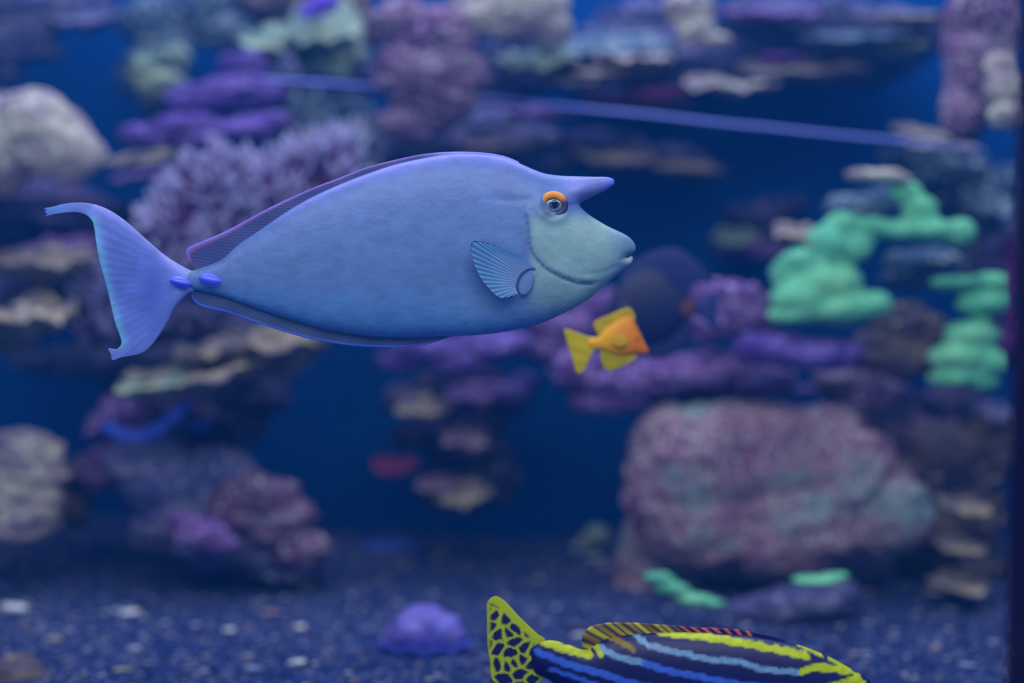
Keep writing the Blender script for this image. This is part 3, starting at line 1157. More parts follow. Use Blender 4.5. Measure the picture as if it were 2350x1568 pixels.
def branching(name, label, cat, balls, Y, base_c, tip_c, n, length, rad, seed, flat=0.6, up=0.5, group=None, forks=2):
    """colony of short tapering branches over a mounded base, paler at the tips"""
    rnd = random.Random(seed)
    wb = px_balls(balls, Y, 0.6)
    root = empty(name, np.array([np.mean([b[i] for b in wb]) for i in range(3)]))
    tag(root, label, cat, group)
    m = skin_mat('branch_tissue', 0.8, 0.35, 90, 0.4, 1.0, 0.1)
    v, nn, f = remesh_balls([(b[0], b[1], b[2], b[3] * 0.8, b[4] * 0.8, b[5] * 0.8) for b in wb], 0.012)
    v = v + nn * (0.006 * fbm(v * 50, 3, seed))[:, None]
    mesh_obj('colony_base', v, f, m, root, np.tile(lin(base_c) * 0.8, (len(v), 1)))
    V, FS, CC = [], [], []
    areas = np.array([b[3] * b[5] for b in wb])
    areas = areas / areas.sum()
    for i in range(n):
        b = wb[rnd.choices(range(len(wb)), areas)[0]]
        th = rnd.uniform(0, 2 * math.pi)
        cphi = rnd.uniform(-0.5, 1)
        sphi = math.sqrt(1 - cphi ** 2)
        d = np.array((sphi * math.cos(th), -abs(sphi * math.sin(th)) if rnd.random() < 0.85 else abs(sphi * math.sin(th)), cphi))
        p0 = np.array(b[:3]) + d * np.array(b[3:6]) * 0.72
        dirv = d * np.array((1, 0.8, 1)) + np.array((rnd.uniform(-.3, .3), rnd.uniform(-.3, .1), up + rnd.uniform(-.2, .3)))
        dirv /= np.linalg.norm(dirv)
        for fk in range(forks):
            L = length * rnd.uniform(0.6, 1.3)
            dv = dirv + np.array([rnd.uniform(-.45, .45) for _ in range(3)]) * (0.25 + fk)
            dv /= np.linalg.norm(dv)
            bend = np.array([rnd.uniform(-.2, .2), rnd.uniform(-.2, .2), rnd.uniform(0, .35)])
            path = [p0 + (dv * t + bend * t * t) * L for t in (0, 0.35, 0.7, 1.0)]
            r = rad * rnd.uniform(0.8, 1.25)
            vv, ff = tube(path, [r, r * 0.9, r * 0.75, r * 0.5])
            off = len(V)
            V += vv
            FS += [tuple(q + off for q in x) for x in ff]
            for ring, t in enumerate((0, 0.1, 0.55, 1.0)):
                CC += [lin(base_c) * (1 - t) + lin(tip_c) * t] * 7
            CC.append(lin(tip_c))
    mesh_obj('branches', np.array(V), FS, m, root, np.array(CC))
    return root


def plate(name, label, cat, px, py, Y, rx, ry_depth, thick, mat, tilt=0.0, roll=0.0, seed=0, wav=0.18, group=None, lip=0.4):
    """shelf of plating coral: wavy rimmed disc, thicker and stalked beneath, concentric relief on top"""
    back = 0.045 if py < 600 else 0.03
    tilt = tilt + 0.06 if py < 600 else tilt * 0.7
    c = P(px, py, Y + back)
    R1, R2, T = S(rx, Y + back), S(ry_depth, Y) + back, S(thick, Y)
    nr, na = 16, 96
    ang = np.linspace(0, 2 * math.pi, na, endpoint=False)
    rim = 1 + wav * fbm(np.stack([np.cos(ang) * 1.8, np.sin(ang) * 1.8, ang * 0 + seed], 1), 3, seed) + 0.05 * np.sin(ang * 11 + seed)
    V, fs = [], []
    for side in (1, -1):
        for j in range(nr):
            t = j / (nr - 1)
            rr = rim * t
            x = R1 * rr * np.cos(ang)
            y = R2 * rr * np.sin(ang)
            wob = T * 0.6 * fbm(np.stack([x / R1 * 3, y / R2 * 3, x * 0 + seed * 0.37], 1), 3, seed + 5)
            dish = T * lip * t ** 2
            if side > 0:
                z = wob + dish + T * 0.10 * np.sin(t * 22) + T * 0.3 * (1 - t ** 6)
            else:
                z = wob + dish - T * (0.15 + 1.2 * (1 - t) ** 1.2) * (1 - t ** 8)
            V.append(np.stack([x, y, z], 1))
    V = np.vstack(V)
    n = nr * na
    for j in range(nr - 1):
        for i in range(na):
            a, b = j * na + i, j * na + (i + 1) % na
            fs.append((a, b, b + na, a + na))
            fs.append((n + a, n + a + na, n + b + na, n + b))
    for i in range(na):
        a, b = (nr - 1) * na + i, (nr - 1) * na + (i + 1) % na
        fs.append((a, b, n + b, n + a))
    ct, st = math.cos(tilt), math.sin(tilt)
    V = np.stack([V[:, 0], V[:, 1] * ct - V[:, 2] * st, V[:, 1] * st + V[:, 2] * ct], 1)
    cr, sr = math.cos(roll), math.sin(roll)
    V = np.stack([V[:, 0] * cr - V[:, 2] * sr, V[:, 1], V[:, 0] * sr + V[:, 2] * cr], 1)
    o = mesh_obj(name, V + c, fs, mat, center=c)
    tag(o, label, cat, group)
    return o


# colour families (albedo)
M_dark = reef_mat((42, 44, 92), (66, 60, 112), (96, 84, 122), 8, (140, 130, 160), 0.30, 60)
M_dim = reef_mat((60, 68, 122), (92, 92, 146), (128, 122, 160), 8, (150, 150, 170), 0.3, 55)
M_teal = reef_mat((52, 78, 122), (84, 110, 142), (122, 140, 158), 9, (196, 204, 196), 0.34, 60)
M_purple = reef_mat((76, 54, 136), (100, 76, 168), (132, 104, 194), 9, (150, 136, 214), 0.3, 50)
M_mauve = reef_mat((84, 56, 122), (116, 80, 154), (146, 112, 182), 10, (176, 160, 210), 0.34, 70)
M_pink = reef_mat((94, 66, 112), (128, 92, 134), (148, 128, 158), 9, (176, 176, 190), 0.36, 75)
M_cream = reef_mat((126, 110, 140), (178, 164, 170), (210, 202, 186), 9, (220, 226, 206), 0.34, 60)
M_tan = reef_mat((92, 86, 116), (140, 128, 134), (182, 166, 136), 10, (196, 188, 166), 0.32, 60)
M_ygreen = reef_mat((88, 118, 126), (128, 152, 144), (166, 176, 146), 7, (184, 194, 170), 0.3, 50)
M_green = reef_mat((84, 176, 152), (112, 210, 166), (144, 224, 170), 7, (150, 226, 180), 0.3, 80, 1.2)
M_brown = reef_mat((70, 66, 96), (104, 92, 104), (140, 120, 112), 9, (168, 150, 132), 0.3, 60)
M_red = reef_mat((110, 34, 80), (140, 52, 96), (120, 60, 120), 12)
M_magenta = reef_mat((92, 30, 110), (120, 44, 130), (90, 60, 140), 12)
M_blue = reef_mat((44, 66, 180), (66, 92, 214), (90, 110, 226), 12)
M_violet = reef_mat((90, 60, 200), (110, 76, 226), (130, 100, 236), 14)

# --- dim rock masses that carry the corals
R = 'reef rock'
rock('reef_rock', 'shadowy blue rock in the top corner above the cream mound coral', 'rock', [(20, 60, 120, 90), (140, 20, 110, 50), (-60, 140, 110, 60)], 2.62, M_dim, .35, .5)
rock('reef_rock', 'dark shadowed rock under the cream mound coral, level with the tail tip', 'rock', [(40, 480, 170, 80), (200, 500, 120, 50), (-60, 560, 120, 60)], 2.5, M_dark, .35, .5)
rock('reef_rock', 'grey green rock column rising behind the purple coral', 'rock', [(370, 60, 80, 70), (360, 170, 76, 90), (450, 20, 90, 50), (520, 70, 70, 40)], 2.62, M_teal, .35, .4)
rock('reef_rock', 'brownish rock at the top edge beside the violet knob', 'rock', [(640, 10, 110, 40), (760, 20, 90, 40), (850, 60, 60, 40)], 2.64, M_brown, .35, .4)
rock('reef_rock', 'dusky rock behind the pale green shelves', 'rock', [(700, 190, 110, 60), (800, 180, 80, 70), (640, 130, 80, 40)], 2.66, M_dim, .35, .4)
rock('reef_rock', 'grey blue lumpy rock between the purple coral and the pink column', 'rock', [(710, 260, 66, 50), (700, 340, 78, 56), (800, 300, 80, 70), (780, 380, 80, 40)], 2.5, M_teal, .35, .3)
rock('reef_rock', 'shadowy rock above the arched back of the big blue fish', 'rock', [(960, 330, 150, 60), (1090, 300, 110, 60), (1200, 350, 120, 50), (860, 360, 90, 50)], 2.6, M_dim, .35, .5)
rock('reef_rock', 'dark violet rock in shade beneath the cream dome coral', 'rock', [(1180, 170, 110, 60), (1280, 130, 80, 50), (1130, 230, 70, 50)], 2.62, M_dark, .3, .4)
rock('reef_rock', 'long shadowed rock carrying the green grey shelves', 'rock', [(1420, 110, 170, 50), (1600, 150, 150, 46), (1480, 60, 130, 50), (1760, 110, 130, 60)], 2.68, M_dim, .35, .6)
rock('reef_rock', 'broad shadowed rock along the top edge by the pinkish pillar', 'rock', [(1850, 60, 190, 60), (2040, 90, 150, 60), (1960, 160, 130, 40), (1760, 20, 120, 40)], 2.64, M_dim, .35, .6)
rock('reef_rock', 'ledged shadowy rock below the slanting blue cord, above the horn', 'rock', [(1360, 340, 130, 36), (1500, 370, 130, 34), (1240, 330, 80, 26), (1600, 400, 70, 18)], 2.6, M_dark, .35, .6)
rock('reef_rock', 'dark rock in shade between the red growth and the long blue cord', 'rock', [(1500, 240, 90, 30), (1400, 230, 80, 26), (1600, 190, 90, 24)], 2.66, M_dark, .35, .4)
rock('reef_rock', 'dim grey teal rock wall between the pinkish pillar and the green coral', 'rock', [(2170, 400, 100, 60), (2260, 480, 90, 90), (2100, 360, 80, 30), (2280, 600, 80, 80)], 2.55, M_teal, .35, .6)
rock('reef_rock', 'shadowy low ledge in the blue gap left of the green coral', 'rock', [(1730, 500, 80, 26, .04), (1800, 470, 60, 20, .04), (1700, 570, 70, 22, .04), (1760, 530, 70, 50, .08)], 2.66, M_dark, .35, .5)

# --- upper left corals
rock('mound_coral', 'cream topped mound coral at the left edge above the tail tip', 'coral', [(70, 310, 118, 92), (-30, 330, 130, 110), (150, 350, 76, 62)], 2.15, M_cream, .2, 0, None, 0.006, 45)
plate('shelf_coral', 'small dull grey shelf above the cream mound, near the top edge', 'coral', 200, 45, 2.45, 62, 50, 16, M_dim, .3, .08, 1)
plate('shelf_coral', 'thin pale tan ledge above the white tipped coral', 'coral', 340, 364, 2.25, 105, 70, 12, M_tan, .15, .08, 2)
plate('shelf_coral', 'faint tan ledge just below another thin ledge over the blue gap', 'coral', 345, 402, 2.4, 80, 50, 10, M_mauve, .15, .08, 22)
rock('purple_coral', 'bright purple lumpy coral, topmost of the purple group', 'coral', [(560, 165, 56, 50), (530, 215, 92, 36), (440, 225, 66, 34), (600, 210, 60, 26)], 2.3, M_purple, .3, .3, None, .004, 60)
rock('purple_coral', 'purple lobed coral overhanging the blue gap near the thin tan ledge', 'coral', [(350, 310, 76, 24), (430, 290, 80, 24), (470, 325, 60, 16), (560, 300, 80, 22), (620, 280, 46, 20)], 2.26, M_purple, .3, .3, None, .004, 60)
rock('lump_coral', 'mottled greenish lump between the grey column and the purple coral', 'coral', [(370, 200, 60, 34), (330, 160, 40, 40), (395, 130, 44, 26)], 2.5, M_ygreen, .3, .3)
plate('leather_coral', 'pale green shelf with a squared end, largest beside the pink column', 'coral', 745, 70, 2.28, 100, 80, 40, M_ygreen, .5, .08, 4)
plate('leather_coral', 'low pale green shelf jutting toward the purple coral', 'coral', 625, 96, 2.3, 72, 60, 22, M_ygreen, .4, .05, 5)
plate('leather_coral', 'dull green shelf hanging lowest below two other pale shelves', 'coral', 765, 132, 2.34, 80, 60, 34, M_ygreen, .5, .05, 6)
rock('violet_sponge', 'vivid violet knob at the top edge above the pale green shelves', 'sponge', [(715, 28, 30, 20), (745, 8, 34, 22)], 2.25, M_violet, .2)
rock('lump_coral', 'pale grey rounded lumps beneath the short pale end of the blue cord', 'coral', [(700, 240, 60, 26), (735, 290, 44, 40), (660, 262, 44, 22)], 2.34, M_teal, .25, .2, None, .004, 60)

branching('branching_coral', 'pinkish branching coral with whitish tips behind the back fin of the blue fish', 'coral',
          [(500, 450, 120, 90), (620, 460, 130, 90), (430, 540, 110, 80), (740, 400, 90, 70), (560, 560, 130, 80), (380, 620, 90, 60)], 2.1,
          (112, 60, 122), (170, 168, 218), 330, 0.034, 0.006, 11)
branching('branching_coral', 'mauve branching coral with pale tips seen behind the crescent tail', 'coral',
          [(330, 700, 130, 70), (230, 680, 70, 60), (450, 740, 110, 60), (300, 770, 120, 44)], 2.2,
          (80, 58, 118), (138, 136, 194), 240, 0.032, 0.006, 12)
branching('branching_coral', 'small pale lilac coral tuft on the shoulder above the pinkish branching coral', 'coral',
          [(800, 345, 60, 28), (740, 360, 50, 26)], 2.3, (110, 100, 160), (190, 195, 225), 70, 0.026, 0.006, 13)

plate('shelf_coral', 'yellowish tan shelf behind the upper half of the tail, at the left edge', 'coral', 110, 606, 2.15, 130, 90, 34, M_tan, .25, -.03, 7)
plate('shelf_coral', 'small dim tan shelf above the yellowish one at the left edge', 'coral', 150, 568, 2.3, 100, 60, 14, M_mauve, .2, .05, 8)
plate('shelf_coral', 'broad pale tan shelf at the left edge beside the lower tail', 'coral', 40, 735, 2.05, 125, 90, 44, M_tan, .3, .03, 9)
plate('shelf_coral', 'greenish tan ledge directly below the broad pale shelf', 'coral', 30, 785, 2.1, 80, 60, 18, M_tan, .2, .1, 10)
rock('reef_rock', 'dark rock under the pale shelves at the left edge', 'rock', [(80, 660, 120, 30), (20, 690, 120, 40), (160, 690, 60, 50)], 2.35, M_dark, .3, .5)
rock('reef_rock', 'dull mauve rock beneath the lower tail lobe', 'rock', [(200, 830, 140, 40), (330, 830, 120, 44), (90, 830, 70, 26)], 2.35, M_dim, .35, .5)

# --- upper middle
rock('pillar_coral', 'mottled pinkish mauve coral column above the back of the big blue fish', 'coral',
     [(1000, 90, 100, 70), (960, 170, 90, 80), (1010, 240, 84, 60), (930, 60, 60, 50), (1060, 170, 60, 60), (940, 290, 80, 40)], 2.25, M_pink, .25, .3, None, .004, 55)
rock('dome_coral', 'cream dome coral cut by the top edge, beside the pinkish column', 'coral', [(1190, 10, 116, 84), (1110, 20, 80, 60), (1260, 60, 50, 46)], 2.27, M_cream, .15, 0, None, .005, 50)
plate('shelf_coral', 'pale teal shelf pointing at the pinkish column', 'coral', 1240, 140, 2.3, 90, 70, 22, M_ygreen, .3, .08, 14)
plate('shelf_coral', 'long dull green shelf behind a pale teal shelf', 'coral', 1400, 108, 2.36, 150, 80, 22, M_teal, .3, .05, 15)
plate('shelf_coral', 'pale bluish ledge under the cream lump near the top edge', 'coral', 1450, 132, 2.28, 80, 60, 12, M_cream, .2, 0, 16)
plate('shelf_coral', 'thin tan ledge between two green grey shelves above the red growth', 'coral', 1415, 162, 2.3, 100, 60, 12, M_tan, .2, .03, 17)
plate('shelf_coral', 'thin cream ledge nearest above the red growth', 'coral', 1340, 184, 2.3, 90, 60, 12, M_tan, .2, .05, 18)
plate('shelf_coral', 'grey green ledge hanging over the deep blue gap', 'coral', 1690, 198, 2.35, 110, 70, 16, M_cream, .2, -.02, 19)
plate('shelf_coral', 'long speckled tan ledge below the top rocks, above the deep blue gap', 'coral', 1840, 158, 2.4, 150, 80, 18, M_tan, .25, .03, 20)
plate('shelf_coral', 'yellow green ledge, lone and small, near the pinkish pillar', 'coral', 2050, 104, 2.4, 75, 50, 16, M_ygreen, .2, 0, 21)
plate('shelf_coral', 'grey ledge near the top edge over the long speckled ledge', 'coral', 1960, 88, 2.38, 140, 70, 14, M_teal, .2, .04, 23)
plate('shelf_coral', 'dull tan ledge at the top edge beside the pinkish pillar', 'coral', 2110, 42, 2.4, 110, 70, 14, M_tan, .2, 0, 24)
plate('shelf_coral', 'dim mauve ledge at the top edge right of the cream lump', 'coral', 1760, 34, 2.4, 120, 70, 14, M_mauve, .2, 0, 25)
rock('lump_coral', 'cream lump coral at the top edge over the thin ledges', 'coral', [(1580, 20, 60, 46), (1600, 70, 44, 34), (1640, 90, 40, 20)], 2.3, M_cream, .25, .2)
rock('red_sponge', 'dusky crimson growth crossed by the blue cord', 'sponge', [(1470, 226, 70, 20), (1400, 232, 60, 14), (1530, 216, 50, 14)], 2.5, M_red, .3)
rock('magenta_sponge', 'dull magenta patch on the rock above the long blue cord', 'sponge', [(1790, 136, 60, 10)], 2.3, M_magenta, .3)
plate('shelf_coral', 'tan ledge just above the horn of the big blue fish', 'coral', 1400, 362, 2.46, 90, 60, 16, M_tan, .25, -.06, 26)
plate('shelf_coral', 'bluish tan ledge running out over the deep gap beyond the horn tip', 'coral', 1570, 386, 2.45, 85, 50, 12, M_tan, .2, -.03, 27)
plate('shelf_coral', 'grey brown ledge close under the middle of the blue cord', 'coral', 1240, 262, 2.4, 90, 60, 14, M_mauve, .2, 0, 28)
plate('shelf_coral', 'faint brownish ledge over the snout side of the back fin', 'coral', 1180, 330, 2.5, 120, 70, 12, M_brown, .2, .04, 29)

# --- upper right
rock('pillar_coral', 'smooth dusky pink pillar coral at the right edge', 'coral', [(2245, 40, 76, 90), (2235, 110, 70, 90), (2228, 180, 66, 90), (2220, 240, 58, 90), (2290, 60, 64, 120)], 2.1, M_pink, .22, 0)
rock('lump_coral', 'pale blue grey coral heads against the pinkish pillar at the right edge', 'coral', [(2310, 200, 52, 40), (2320, 270, 52, 26), (2300, 150, 36, 30)], 2.0, M_cream, .2, .2, None, .004, 60)
plate('shelf_coral', 'pale curved ledge at the lower end of the blue cord', 'coral', 2160, 335, 2.2, 90, 60, 14, M_cream, .2, -.14, 30)
plate('shelf_coral', 'small pale ledge above the lower end of the blue cord', 'coral', 2120, 308, 2.25, 66, 50, 12, M_tan, .2, -.08, 31)
plate('shelf_coral', 'grey ledge high above the green coral, near the pinkish pillar', 'coral', 2190, 378, 2.3, 60, 50, 14, M_teal, .2, -.03, 32)
plate('shelf_coral', 'brighter bluish ledge at the right edge above the green coral', 'coral', 2270, 470, 2.2, 62, 50, 24, M_teal, .3, -.06, 33)
plate('shelf_coral', 'small blue ledge just above the green arm at the right', 'coral', 2285, 515, 2.25, 50, 40, 14, M_dim, .3, 0, 34)

rock('green_coral', 'bright green lobed coral with thick sloping arms', 'coral',
     [(1800, 625, 38, 30), (1850, 600, 60, 34), (1900, 560, 56, 46), (1935, 520, 46, 34), (1960, 560, 50, 40), (1840, 680, 76, 46), (1900, 650, 80, 50), (1930, 710, 90, 38),
      (1820, 725, 60, 22), (2000, 700, 50, 34), (2000, 520, 54, 22), (2060, 530, 60, 26), (2130, 530, 66, 28), (2200, 535, 42, 32), (2110, 480, 44, 30), (2075, 440, 38, 26)],
     1.98, M_green, .12, 0, .0055)
rock('cap_coral', 'pale whitish green cap on top of the bright green coral', 'coral', [(1975, 402, 40, 15), (2030, 404, 50, 17), (2065, 412, 30, 13)], 1.96, M_cream, .1, 0, .005)
rock('reef_rock', 'dim teal shoulder rock behind the cap of the bright green coral', 'rock', [(1960, 480, 70, 36), (2030, 460, 50, 30), (2120, 600, 90, 30), (2080, 640, 60, 24)], 2.14, M_teal, .2, .3)
rock('green_coral', 'smaller green coral stacked in lobes against the right edge', 'coral',
     [(2200, 650, 70, 18), (2270, 645, 50, 20), (2250, 700, 62, 26), (2290, 690, 34, 24), (2230, 770, 66, 34), (2200, 820, 74, 34), (2260, 830, 56, 36), (2190, 870, 60, 22), (2250, 880, 44, 20)],
     2.0, M_green, .14, .2, .0055)
rock('reef_rock', 'grey brown rock foot between the two green corals', 'rock', [(2060, 740, 70, 50), (2020, 800, 80, 50), (2100, 830, 70, 46), (2140, 760, 50, 44)], 2.12, M_brown, .25, .3)
rock('magenta_sponge', 'dark magenta patches on the rock beside the window post', 'sponge', [(2325, 570, 26, 40), (2328, 620, 20, 40), (2330, 670, 20, 40), (2328, 730, 18, 40), (2322, 790, 26, 30)], 2.3, M_magenta, .2)
rock('reef_rock', 'dim rock in the gap behind the smaller green coral', 'rock', [(2300, 620, 70, 60), (2310, 780, 80, 70), (2180, 940, 90, 50)], 2.4, M_dark, .3, .4)
plate('shelf_coral', 'yellow green tipped ledge left of the bright green coral', 'coral', 1690, 548, 2.45, 52, 40, 12, M_ygreen, .2, 0, 35)
plate('shelf_coral', 'dull orange brown ledge touching the bright green coral', 'coral', 1830, 536, 1.99, 62, 40, 14, M_tan, .2, 0, 36)
plate('shelf_coral', 'dim ledge beneath the yellow green tipped ledge', 'coral', 1720, 574, 2.54, 80, 50, 12, M_mauve, .2, 0, 37)

# --- purple ledge in the middle right
rock('purple_ledge', 'lilac knobbly rock topping the purple ledge beside the orange spotted fish', 'rock', [(1670, 690, 76, 44), (1640, 740, 70, 40), (1720, 720, 60, 50)], 2.08, M_mauve, .25, .4, None, .005, 60)
rock('purple_ledge', 'bright lilac lobe at the end of the purple ledge beneath the green coral', 'rock', [(1860, 815, 96, 34), (1780, 800, 90, 36), (1930, 810, 50, 26)], 2.0, M_purple, .25, .3, None, .005, 55)
rock('purple_ledge', 'long purple encrusted ledge right behind the yellow fish', 'rock', [(1420, 880, 110, 34), (1530, 860, 110, 36), (1640, 850, 110, 40), (1330, 850, 70, 44), (1740, 870, 90, 28), (1400, 925, 90, 16)], 2.14, M_mauve, .25, .4, None, .005, 50)
rock('purple_ledge', 'dusky pink violet rock above the long purple ledge, behind the yellow fish', 'rock', [(1270, 800, 80, 36), (1300, 750, 90, 40), (1390, 700, 70, 36)], 2.3, M_mauve, .3, .4)
rock('purple_ledge', 'magenta rimmed shelf lip under the purple ledge, above the big boulder', 'rock', [(1560, 920, 90, 14), (1680, 905, 90, 14), (1800, 895, 80, 12), (1600, 900, 110, 16)], 2.22, M_purple, .2, .2)

# --- big boulder coral
rock('boulder_coral', 'huge pinkish green boulder coral on the gravel behind the striped fish', 'coral',
     [(1620, 1080, 150, 145), (1760, 1060, 180, 130), (1900, 1100, 150, 130), (1980, 1170, 150, 110), (1640, 1170, 170, 130), (1800, 1190, 200, 130), (1540, 1130, 100, 140), (1880, 985, 90, 54), (1560, 1010, 100, 66), (1700, 985, 130, 56),
      (1520, 1270, 100, 120, .10), (1680, 1300, 150, 100, .16), (1860, 1290, 150, 90, .12), (1500, 1360, 80, 50, .08)],
     2.12, reef_mat((132, 86, 126), (166, 128, 150), (140, 164, 168), 6.5, (190, 208, 198), .34, 95, 1.6), .13, .06, .005, .010, 46)
rock('encrusting_coral', 'mint green crust at the left foot of the boulder coral', 'coral', [(1510, 1325, 40, 12), (1540, 1350, 44, 13), (1590, 1375, 46, 13), (1630, 1385, 36, 10)], 1.86, M_green, .2)
rock('encrusting_coral', 'dull green crust in the dark hollow under the boulder coral', 'coral', [(1870, 1332, 62, 10), (1920, 1322, 36, 9)], 1.86, M_green, .2)
rock('reef_rock', 'small mauve rock under the boulder coral, just above the striped fish', 'rock', [(1830, 1390, 110, 44), (1720, 1400, 70, 30), (1930, 1370, 50, 36)], 1.96, M_dim, .25, .3, floor=True)
rock('speckled_rock', 'pink speckled rock behind the crown of the boulder coral', 'rock', [(1990, 930, 90, 60), (1940, 890, 60, 34), (2060, 1000, 80, 60)], 2.3, M_pink, .3, .3, None, .006, 60)
rock('reef_rock', 'dark brownish slope between the boulder coral and the window post', 'rock',
     [(2150, 1060, 90, 90), (2230, 1150, 90, 110), (2120, 1220, 110, 90), (2200, 1300, 110, 90), (2280, 1020, 70, 80), (2120, 1370, 110, 60)], 2.28, M_brown, .3, .5, floor=True)
plate('shelf_coral', 'dull yellow ledge on the brown slope beside the boulder coral', 'coral', 2210, 1164, 2.05, 56, 40, 12, M_tan, .2, -.03, 38)
plate('shelf_coral', 'dim lilac ledge by the window post, level with the boulder top', 'coral', 2285, 950, 2.22, 44, 40, 26, M_dim, .3, 0, 39)
plate('shelf_coral', 'small tan ledge at the foot of the brown slope', 'coral', 2200, 1345, 2.0, 60, 40, 12, M_tan, .2, -.05, 40)
plate('shelf_coral', 'thin tan ledge halfway down the brown slope', 'coral', 2200, 1252, 2.03, 50, 36, 8, M_tan, .2, -.05, 41)

# --- lower middle pillar
rock('purple_ledge', 'blue lilac lumpy rock right beneath the belly of the big blue fish', 'rock', [(1130, 790, 90, 26), (980, 800, 90, 26), (1060, 830, 70, 26), (920, 830, 50, 16)], 2.2, M_purple, .35, .5, None, .006, 60)
rock('reef_rock', 'shadowed pillar hanging in the deep blue gap below the belly', 'rock', [(1060, 880, 110, 50), (1130, 910, 80, 46), (1080, 960, 90, 60), (1070, 1040, 90, 60), (1050, 1110, 80, 50), (1000, 1000, 110, 40), (960, 920, 80, 30), (1130, 1100, 50, 50)],
     2.5, M_dark, .35, .6)
plate('shelf_coral', 'tan pink ledge, uppermost on the shadowed pillar', 'coral', 970, 938, 2.3, 66, 50, 16, M_tan, .3, -.08, 42)
plate('shelf_coral', 'rosy ledge jutting midway on the shadowed pillar', 'coral', 1070, 1010, 2.26, 52, 40, 14, M_pink, .3, -.03, 43)
plate('shelf_coral', 'greenish tan shelf at the bottom of the shadowed pillar', 'coral', 1070, 1138, 2.26, 66, 50, 22, M_tan, .3, 0, 44)
plate('shelf_coral', 'thin pink ledge just over the lowest shelf of the pillar', 'coral', 1000, 1112, 2.28, 52, 40, 8, M_pink, .2, .06, 45)
plate('shelf_coral', 'dim red brown ledge on the left flank of the shadowed pillar', 'coral', 910, 1070, 2.4, 60, 40, 14, M_red, .2, 0, 46)
plate('shelf_coral', 'grey lilac ledge high on the pillar under the lilac lumps', 'coral', 1090, 905, 2.3, 60, 50, 16, M_mauve, .3, 0, 47)
rock('purple_ledge', 'dim purple lump on the shoulder of the shadowed pillar', 'rock', [(1170, 900, 56, 26), (1200, 880, 40, 22)], 2.4, M_purple, .3, .3)

# --- lower left column
plate('shelf_coral', 'wide tan and pink shelf sloping under the anal fin of the big blue fish', 'coral', 600, 800, 2.1, 210, 130, 50, M_tan, .22, .17, 48, .25)
plate('shelf_coral', 'long pale edged tan shelf below the wide sloping one', 'coral', 470, 862, 2.05, 190, 110, 30, M_tan, .22, .15, 49, .25)
plate('shelf_coral', 'small yellow green ledge at the low end of the sloping shelves', 'coral', 350, 885, 2.0, 80, 60, 18, M_ygreen, .2, .1, 50)
rock('reef_rock', 'shaded rock under the sloping tan shelves', 'rock', [(560, 900, 110, 60), (420, 930, 110, 50), (500, 980, 120, 60), (330, 900, 90, 40)], 2.35, M_dark, .3, .4)
rock('reef_rock', 'mauve rock pile beside the blue crescent growth', 'rock', [(280, 960, 74, 54), (340, 1050, 100, 60), (250, 1080, 80, 60), (420, 1100, 100, 70)], 2.2, M_mauve, .3, .3)
rock('reef_rock', 'long smooth violet grey rock leaning down to the gravel', 'rock', [(340, 1060, 100, 70), (400, 1120, 120, 80), (440, 1190, 130, 80), (540, 1250, 140, 70), (640, 1290, 120, 50), (380, 1200, 90, 60), (500, 1100, 110, 80)], 2.15, M_dim, .2, .2, floor=True)
rock('speckled_rock', 'pinkish brown speckled rock at the edge of the deep blue gap', 'rock', [(600, 1140, 90, 46), (640, 1190, 80, 50), (560, 1180, 80, 40), (690, 1260, 70, 36)], 2.1, M_pink, .3, .5, None, .005, 60)
rock('speckled_rock', 'lilac mottled knob on the leaning violet grey rock', 'rock', [(460, 1225, 66, 34), (500, 1245, 50, 22), (420, 1200, 40, 24)], 2.0, M_mauve, .3, .4)
rock('blue_sponge', 'vivid blue crescent growth on the mauve rocks under the sloping shelves', 'sponge',
     [(250, 985, 24, 16), (285, 1000, 30, 18), (325, 1002, 30, 18), (362, 985, 28, 18), (395, 960, 26, 18), (420, 935, 22, 14)], 2.06, M_blue, .08, 0, .005)
rock('blue_sponge', 'dimmer small blue lump right of the vivid blue crescent', 'sponge', [(455, 978, 36, 16)], 2.2, M_blue, .1)
rock('mound_coral', 'knobbly grey beige mound coral at the left edge on the gravel', 'coral', [(40, 1070, 104, 80), (0, 1130, 120, 80), (90, 1100, 60, 70), (20, 1190, 110, 50)], 2.1, M_cream, .2, .3, None, .007, 50, floor=True)
rock('reef_rock', 'dim tan grey rock between the knobbly mound and the leaning rock', 'rock', [(190, 1090, 50, 46), (160, 1160, 50, 60)], 2.25, M_brown, .3, .3)

# --- things on the gravel
rock('teal_stone', 'pale teal stone on the far gravel left of the boulder coral', 'stone', [(1370, 1228, 30, 24), (1345, 1240, 24, 14)], 2.5, M_ygreen, .2, floor=True)
rock('reddish_rock', 'dark reddish rock in the bottom corner of the gravel', 'rock', [(20, 1560, 100, 50), (90, 1590, 80, 40)], 1.62, M_brown, .25, .2, floor=True)
rock('blue_mound', 'faint blue mound on the far gravel at the foot of the deep blue gap', 'coral', [(880, 1262, 90, 24), (800, 1268, 50, 16)], 2.6, M_blue, .15, floor=True)


